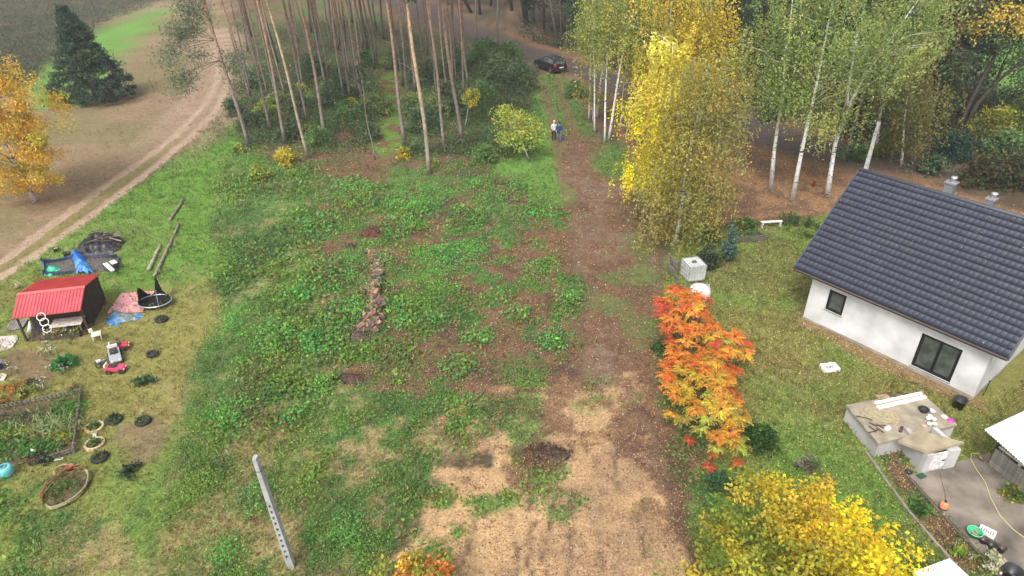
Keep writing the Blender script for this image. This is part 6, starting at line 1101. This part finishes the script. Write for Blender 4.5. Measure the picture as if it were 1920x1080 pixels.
# leaning dark trunks at the right and the yellow crown they carry
for i, (px, py, pth, pal, cr) in enumerate(((1795, 258, [(1795, 258), (1812, 205), (1840, 150), (1868, 100), (1895, 60), (1925, 20)], [((.80, .58, .07), 3), ((.66, .46, .08), 2), ((.42, .38, .07), 1)], (2.6, 46)), (1802, 255, [(1802, 255), (1832, 195), (1862, 160), (1890, 135), (1935, 100)], MG, (1.8, 20)), (1850, 232, [(1850, 232), (1868, 205), (1890, 185), (1935, 165)], MG, (1.6, 16)), (1815, 240, [(1815, 240), (1835, 190), (1870, 150), (1880, 120)], DK, (1.4, 14)))):
    b = G(px, py); pw_ = [Vector(V(x_, y_, b[1]) - b) for x_, y_ in pth]; pw_[0].z = -.1; t = thing('leaning_tree', ['long dark leaning tree carrying golden crown at the top right', 'dark leaning trunk just right of the golden crowned tree', 'lowest bent dark trunk reaching the right edge', 'short dark leaning trunk between the longer leaning trunks'][i], 'tree', tuple(b), 0, 'dark leaning trunks at the right'); n_ = len(pw_)
    mb = MB().tube(pw_, [.24 - .16 * k_ / (n_ - 1) for k_ in range(n_)], 7, (.06, .048, .042)); e_ = pw_[-1]
    for k_ in range(7): a = pw_[rnd.randrange(2, n_)]; mb.tube([a, a + Vector((rnd.uniform(.3, 1.6), rnd.uniform(-.8, .8), rnd.uniform(.4, 1.8)))], [.06, .015], 4, (.06, .048, .042))
    mb.build('trunk', 'bark', t, smooth=True); C = np.array([list(e_)]) + rng.normal(size=(cr[1], 3)) * np.array([cr[0], 1.8, 1.3]) + np.array([.8, 0, .6]); CI = np.repeat(np.arange(len(C)), 130); P = C[CI] + rng.normal(size=(len(CI), 3)) * .55; link('crown', leaf_mesh('crown', quads(P, .22, .16, .2, .4), jitter(jitter(pick(pal, len(C)), .1)[CI], .16)), t)
n_ = 13000; px = rng.uniform(425, 1000, n_); py = 45 + rng.random(n_) * 250; xy = np.array([G(a, b_)[:2] for a, b_ in zip(px, py)]); kk = (psd(Z['pinefloor'], xy[:, 0], xy[:, 1]) < 0) & (pld(LN['pathP'], xy[:, 0], xy[:, 1]) > 1.6) & (psd(Z['road'], xy[:, 0], xy[:, 1]) > 1); xy = xy[kk]
xy = xy[rng.random(len(xy)) < sstep(.34, .58, fbm(xy[:, 0], xy[:, 1], 3.5, 4, 46)) * .8]; pal = pick([((.075, .125, .06), 3), ((.11, .17, .07), 2), ((.17, .20, .08), 1), ((.14, .10, .06), 1)], len(xy)); vv, cc = clumps(xy[:, 0], xy[:, 1], np.zeros(len(xy)), 12, np.full(len(xy), .75), rng.uniform(.3, 1.5, len(xy)), np.full(len(xy), .19), pal); stuff('pine_undergrowth', vv, cc, 'low green undergrowth between the pine trunks', 'undergrowth')
n_ = 9000; px = rng.uniform(-200, 310, n_); py = rng.random(n_) * 250; xy = np.array([G(a, b_)[:2] for a, b_ in zip(px, py)]); xy = xy[(psd(Z['heath'], xy[:, 0], xy[:, 1]) < .3) & (psd(Z['strip'], xy[:, 0], xy[:, 1]) > .3)]
pal = pick([((.085, .10, .06), 3), ((.12, .115, .075), 2), ((.15, .12, .085), 1.5), ((.07, .095, .05), 2)], len(xy)) * (.7 + .6 * fbm(xy[:, 0], xy[:, 1], 5, 3, 61))[:, None]; vv, cc = clumps(xy[:, 0], xy[:, 1], np.zeros(len(xy)), 9, np.full(len(xy), .8), rng.uniform(.3, 1.0, len(xy)), np.full(len(xy), .32), pal, elong=.35, up=.2); stuff('heather', vv, cc, 'dark rough heath vegetation in the far left field', 'heath')
# undergrowth and far wood: masses nobody could count
n_ = 5200; px = rng.uniform(980, 2100, n_); py = 40 + rng.random(n_) * 300; pts = []
xy = np.array([G(a, b_)[:2] for a, b_ in zip(px, py)]); sdr = psd(Z['road'], xy[:, 0], xy[:, 1]); sg = psd(Z['gap'], xy[:, 0], xy[:, 1])
up_side = np.array([b_ < np.interp(a, [985, 1090, 1180, 1400, 1560, 1640, 1800, 2100], [82, 116, 148, 212, 260, 284, 312, 352]) - 6 for a, b_ in zip(px, py)]); k = (sdr > .8) & up_side & (sg > .5); xy = xy[k]
nz = fbm(xy[:, 0], xy[:, 1], 6, 3, 44); k = rng.random(len(xy)) < sstep(.3, .55, nz); xy = xy[k]; pal = pick([((.04, .07, .03), 3), ((.06, .09, .035), 2), ((.11, .10, .04), 1), ((.10, .06, .04), 1)], len(xy)); vv, cc = clumps(xy[:, 0], xy[:, 1], np.zeros(len(xy)), 16, np.full(len(xy), .9), rng.uniform(.5, 1.9, len(xy)), np.full(len(xy), .34), pal); stuff('undergrowth', vv, cc, 'dark undergrowth filling the forest beyond the road', 'undergrowth')
n_ = 420; xx = np.concatenate([rng.uniform(-150, 220, n_)]); yy = rng.uniform(135, 210, n_); keep = ~((xx > 70) & (xx < 110) & (yy < 150)) & ~((xx < -44) & (yy < 175)); xx, yy = xx[keep], yy[keep]; hh = rng.uniform(8, 17, len(xx)); CI = np.repeat(np.arange(len(xx)), 70); P = np.stack([xx[CI] + rng.normal(size=len(CI)) * 2.2, yy[CI] + rng.normal(size=len(CI)) * 2.2, rng.random(len(CI)) * hh[CI]], 1); vv = quads(P, 1.0, .7, .2, .3); cl = pick([((.05, .075, .04), 3), ((.08, .085, .045), 2), ((.13, .09, .05), 1)], len(xx)); stuff('distant_wood', vv, jitter(cl[CI], .2), 'far off wood closing the view behind the forest', 'wood')

# ================================================================== HAZE
hm = bpy.data.materials.new('haze'); hm.use_nodes = True; hn = hm.node_tree; hn.nodes.remove(hn.nodes['Principled BSDF']); pv = hn.nodes.new('ShaderNodeVolumePrincipled')
pv.inputs['Color'].default_value = (.88, .9, .92, 1); pv.inputs['Density'].default_value = HAZE; pv.inputs['Anisotropy'].default_value = .2; hn.links.new(pv.outputs[0], hn.nodes['Material Output'].inputs['Volume'])
o = MB().box((0, 0, 13), (2 * HZX, 2 * HZX, 32), (.5, .5, .5)).build('haze', hm); o['kind'] = 'stuff'

# ================================================================== CAR
hd = math.atan2(.85, -.53); cb_ = G(1031, 131); car = thing('parked_car', 'dark grey suv parked where the driveway meets the road', 'car', tuple(cb_), hd); car.scale = (1.08, 1.08, 1.08); CC = (.022, .023, .026)
# x forward; stations of (x, half width, sill z, belt z, roof half width, roof z)
stt = [(-2.2, .72, .42, .78, .6, .80), (-2.12, .84, .32, .98, .62, 1.05), (-1.95, .9, .28, 1.0, .62, 1.36), (-1.6, .92, .26, 1.0, .64, 1.58), (-.6, .93, .25, .98, .66, 1.64), (.2, .93, .25, .96, .64, 1.58), (.75, .92, .25, .95, .62, 1.25), (1.05, .92, .26, .95, .66, 1.02), (1.7, .9, .28, .88, .6, .92), (2.1, .82, .34, .74, .5, .80), (2.22, .66, .42, .62, .45, .66)]
m_ = MB(); vs_ = []; 
for (x_, w_, zs0, zb, rw, zr) in stt:
    for (yy_, zz) in ((-w_ * .92, zs0), (-w_, (zs0 + zb) / 2), (-w_ * .96, zb), (-rw, zr - .03), (-rw * .6, zr), (rw * .6, zr), (rw, zr - .03), (w_ * .96, zb), (w_, (zs0 + zb) / 2), (w_ * .92, zs0)): vs_.append((x_, yy_, zz))
k_ = 10; fs_ = []
for i in range(len(stt) - 1):
    for j in range(k_): fs_.append((i * k_ + j, i * k_ + (j + 1) % k_, (i + 1) * k_ + (j + 1) % k_, (i + 1) * k_ + j))
fs_ += [tuple(range(k_ - 1, -1, -1)), tuple((len(stt) - 1) * k_ + j for j in range(k_))]; m_.add(vs_, fs_, CC); body = m_.build('body', 'car', car, smooth=False)
def glassquad(name, q): 
    n_ = (Vector(q[1]) - Vector(q[0])).cross(Vector(q[3]) - Vector(q[0])).normalized(); c = sum((Vector(a) for a in q), Vector()) / 4
    if n_.dot(c - Vector((0, 0, .9))) < 0: n_ = -n_
    vs_ = [Vector(a) + n_ * .012 for a in q]; vb2 = [Vector(a) - n_ * .03 for a in q]; MB().add(vs_ + vb2, [(0, 1, 2, 3), (7, 6, 5, 4)] + [(i, i + 4, (i + 1) % 4 + 4, (i + 1) % 4) for i in range(4)], (.02, .022, .025)).build(name, 'glass', car)
for s in (-1, 1):
    def sp_(x_, f_):
        xs_ = [a[0] for a in stt]; w_, zb, rw, zr = (float(np.interp(x_, xs_, [a[k2] for a in stt])) for k2 in (1, 3, 4, 5)); return (x_, s * ((w_ * .96) * (1 - f_) + rw * f_), zb * (1 - f_) + (zr - .03) * f_)
    for (xa, xb, xc, xd) in ((-1.75, -.85, -.85, -1.6), (-.78, .05, .05, -.78), (.12, .85, .45, .12)): glassquad('side_window', [sp_(xa, .12), sp_(xb, .12), sp_(xc, .86), sp_(xd, .86)])
    MB().box((-2.06, s * .76, .93), (.22, .2, .26), (.45, .02, .03)).build('tail_light', 'plastic', car); MB().box((2.0, s * .62, .68), (.26, .3, .13), (.6, .62, .65)).build('headlight', 'plastic', car); MB().box((.75, s * 1.0, 1.0), (.14, .2, .14), CC).build('mirror', 'car', car)
    MB().tube([(-1.6, s * .6, 1.6), (-1.5, s * .6, 1.68), (.1, s * .6, 1.66), (.2, s * .6, 1.59)], .022, 6, (.3, .3, .31)).build('roof_rail', 'metal', car)
    for xw in (-1.35, 1.38):
        w_ = thing('wheel', None, None, (xw, s * .84, .35)); w_.parent = car; MB().torus(.25, .1, (.02, .02, .02), (0, 0, 0), 22, 8, R(math.pi / 2, 'X')).build('tyre', 'rubber', w_, smooth=True); MB().lathe([(0, .06), (.2, .06), (.22, -.05), (0, -.05)], 14, (.32, .33, .34), R(s * -math.pi / 2, 'X')).build('rim', 'metal', w_)
glassquad('rear_window', [(-2.125, -.52, 1.08), (-2.125, .52, 1.08), (-1.965, .54, 1.34), (-1.965, -.54, 1.34)]); glassquad('windscreen', [(.98, -.58, 1.07), (.98, .58, 1.07), (.28, .54, 1.55), (.28, -.54, 1.55)])
MB().box((-2.215, 0, .7), (.02, .52, .12), (.75, .75, .75)).build('number_plate', 'plastic', car); MB().box((-2.16, 0, .45), (.14, 1.5, .16), (.03, .03, .03)).build('rear_bumper', 'plastic', car)

# ================================================================== PEOPLE
def person(label, loc, rz, jacket, trousers, hair, arm, girth=1.):
    t = thing('person', label, 'person', loc, rz); J = [(0, 0, .95), (0, 0, 1.12), (0, 0, 1.35), (0, 0, 1.47), (0, .01, 1.55), (0, .03, 1.68), (.10, 0, .90), (.12, .03, .5), (.13, -.02, .08), (.13, .13, .04), (-.10, 0, .90), (-.12, .05, .5), (-.13, .03, .08), (-.13, .18, .04), (.2, 0, 1.41), (.27, .02, 1.14), (.22, arm[0], arm[1]), (.21, arm[0] + .09, arm[1] + .01), (-.2, 0, 1.41), (-.27, .02, 1.14), (-.22, arm[2], arm[3]), (-.21, arm[2] + .09, arm[3] + .01)]
    E = [(0, 1), (1, 2), (2, 3), (3, 4), (4, 5), (0, 6), (6, 7), (7, 8), (8, 9), (0, 10), (10, 11), (11, 12), (12, 13), (2, 14), (14, 15), (15, 16), (16, 17), (2, 18), (18, 19), (19, 20), (20, 21)]
    Rr = [.16, .155, .18, .08, .065, .105, .105, .075, .055, .05, .105, .075, .055, .05, .075, .058, .042, .035, .075, .058, .042, .035]
    me = bpy.data.meshes.new('body'); me.from_pydata(J, E, []); o = bpy.data.objects.new('body', me); COL.objects.link(o); sk_ = o.modifiers.new('skin', 'SKIN')
    for i, v_ in enumerate(me.skin_vertices[0].data): v_.radius = (Rr[i] * girth, Rr[i] * (.85 if i < 4 else 1)); v_.use_root = i == 0
    o.modifiers.new('sub', 'SUBSURF').levels = 1; dg = bpy.context.evaluated_depsgraph_get(); m2 = bpy.data.meshes.new_from_object(o.evaluated_get(dg)); bpy.data.objects.remove(o)
    a = m2.color_attributes.new('col', 'FLOAT_COLOR', 'POINT')
    for i, v_ in enumerate(m2.vertices):
        z = v_.co.z; hand = abs(v_.co.x) > .15 and v_.co.y > max(arm[0], arm[2]) - .02 and z > .7 and z < 1.35; c = (.05, .04, .035) if z < .1 else (trousers if z < .88 else (jacket if z < 1.5 and not hand else (.5, .33, .25))); a.data[i].color = (*c, 1)
    m2.materials.clear(); m2.materials.append(M['cloth']); m2.polygons.foreach_set('use_smooth', [True] * len(m2.polygons)); link('body', m2, t)
    MB().lathe([(0, .13), (.07, .11), (.108, .05), (.112, -.02), (.10, -.07)], 14, hair, T(0, .015, 1.70)).build('hair', 'cloth', t, smooth=True)
    f = MB(); f.box((0, .145, 1.665), (.025, .03, .04), (.5, .33, .25)); 
    for s in (-1, 1): f.box((s * .038, .13, 1.69), (.025, .014, .012), (.03, .02, .02)); f.box((s * .112, .03, 1.67), (.02, .045, .06), (.48, .3, .23))
    f.box((0, .132, 1.625), (.05, .012, .012), (.4, .15, .13)); f.build('face', 'cloth', t)
    for s, (ay, az) in ((1, arm[:2]), (-1, arm[2:])):
        h_ = MB()
        for k2 in range(4): L_ = (.07, .08, .075, .06)[k2]; h_.tube([(s * (.185 + .018 * k2), ay + .11, az + .01), (s * (.183 + .018 * k2), ay + .11 + L_ * .6, az), (s * (.182 + .018 * k2), ay + .11 + L_ * .85, az - .025)], [.009, .008, .006], 5, (.5, .33, .25))
        h_.tube([(s * .185, ay + .06, az), (s * .15, ay + .09, az + .01), (s * .14, ay + .12, az + .005)], [.011, .009, .007], 5, (.5, .33, .25)); h_.build('hand', 'cloth', t)
    MB().tube([(0, 0, .90), (0, 0, 1.08)], [.185 * girth, .175 * girth], 12, jacket).build('jacket_hem', 'cloth', t, smooth=True); return t
person('person in white jacket and black trousers with light hair on driveway', tuple(G(1038, 263)), math.pi + .35, (.55, .55, .54), (.02, .02, .022), (.5, .44, .35), (.16, 1.12, .2, 1.1)); person('person in navy jacket and blue jeans beside the white jacket', tuple(G(1048, 266)), math.pi - .3, (.025, .045, .14), (.10, .15, .27), (.06, .04, .03), (.2, 1.05, .14, 1.0), 1.12)
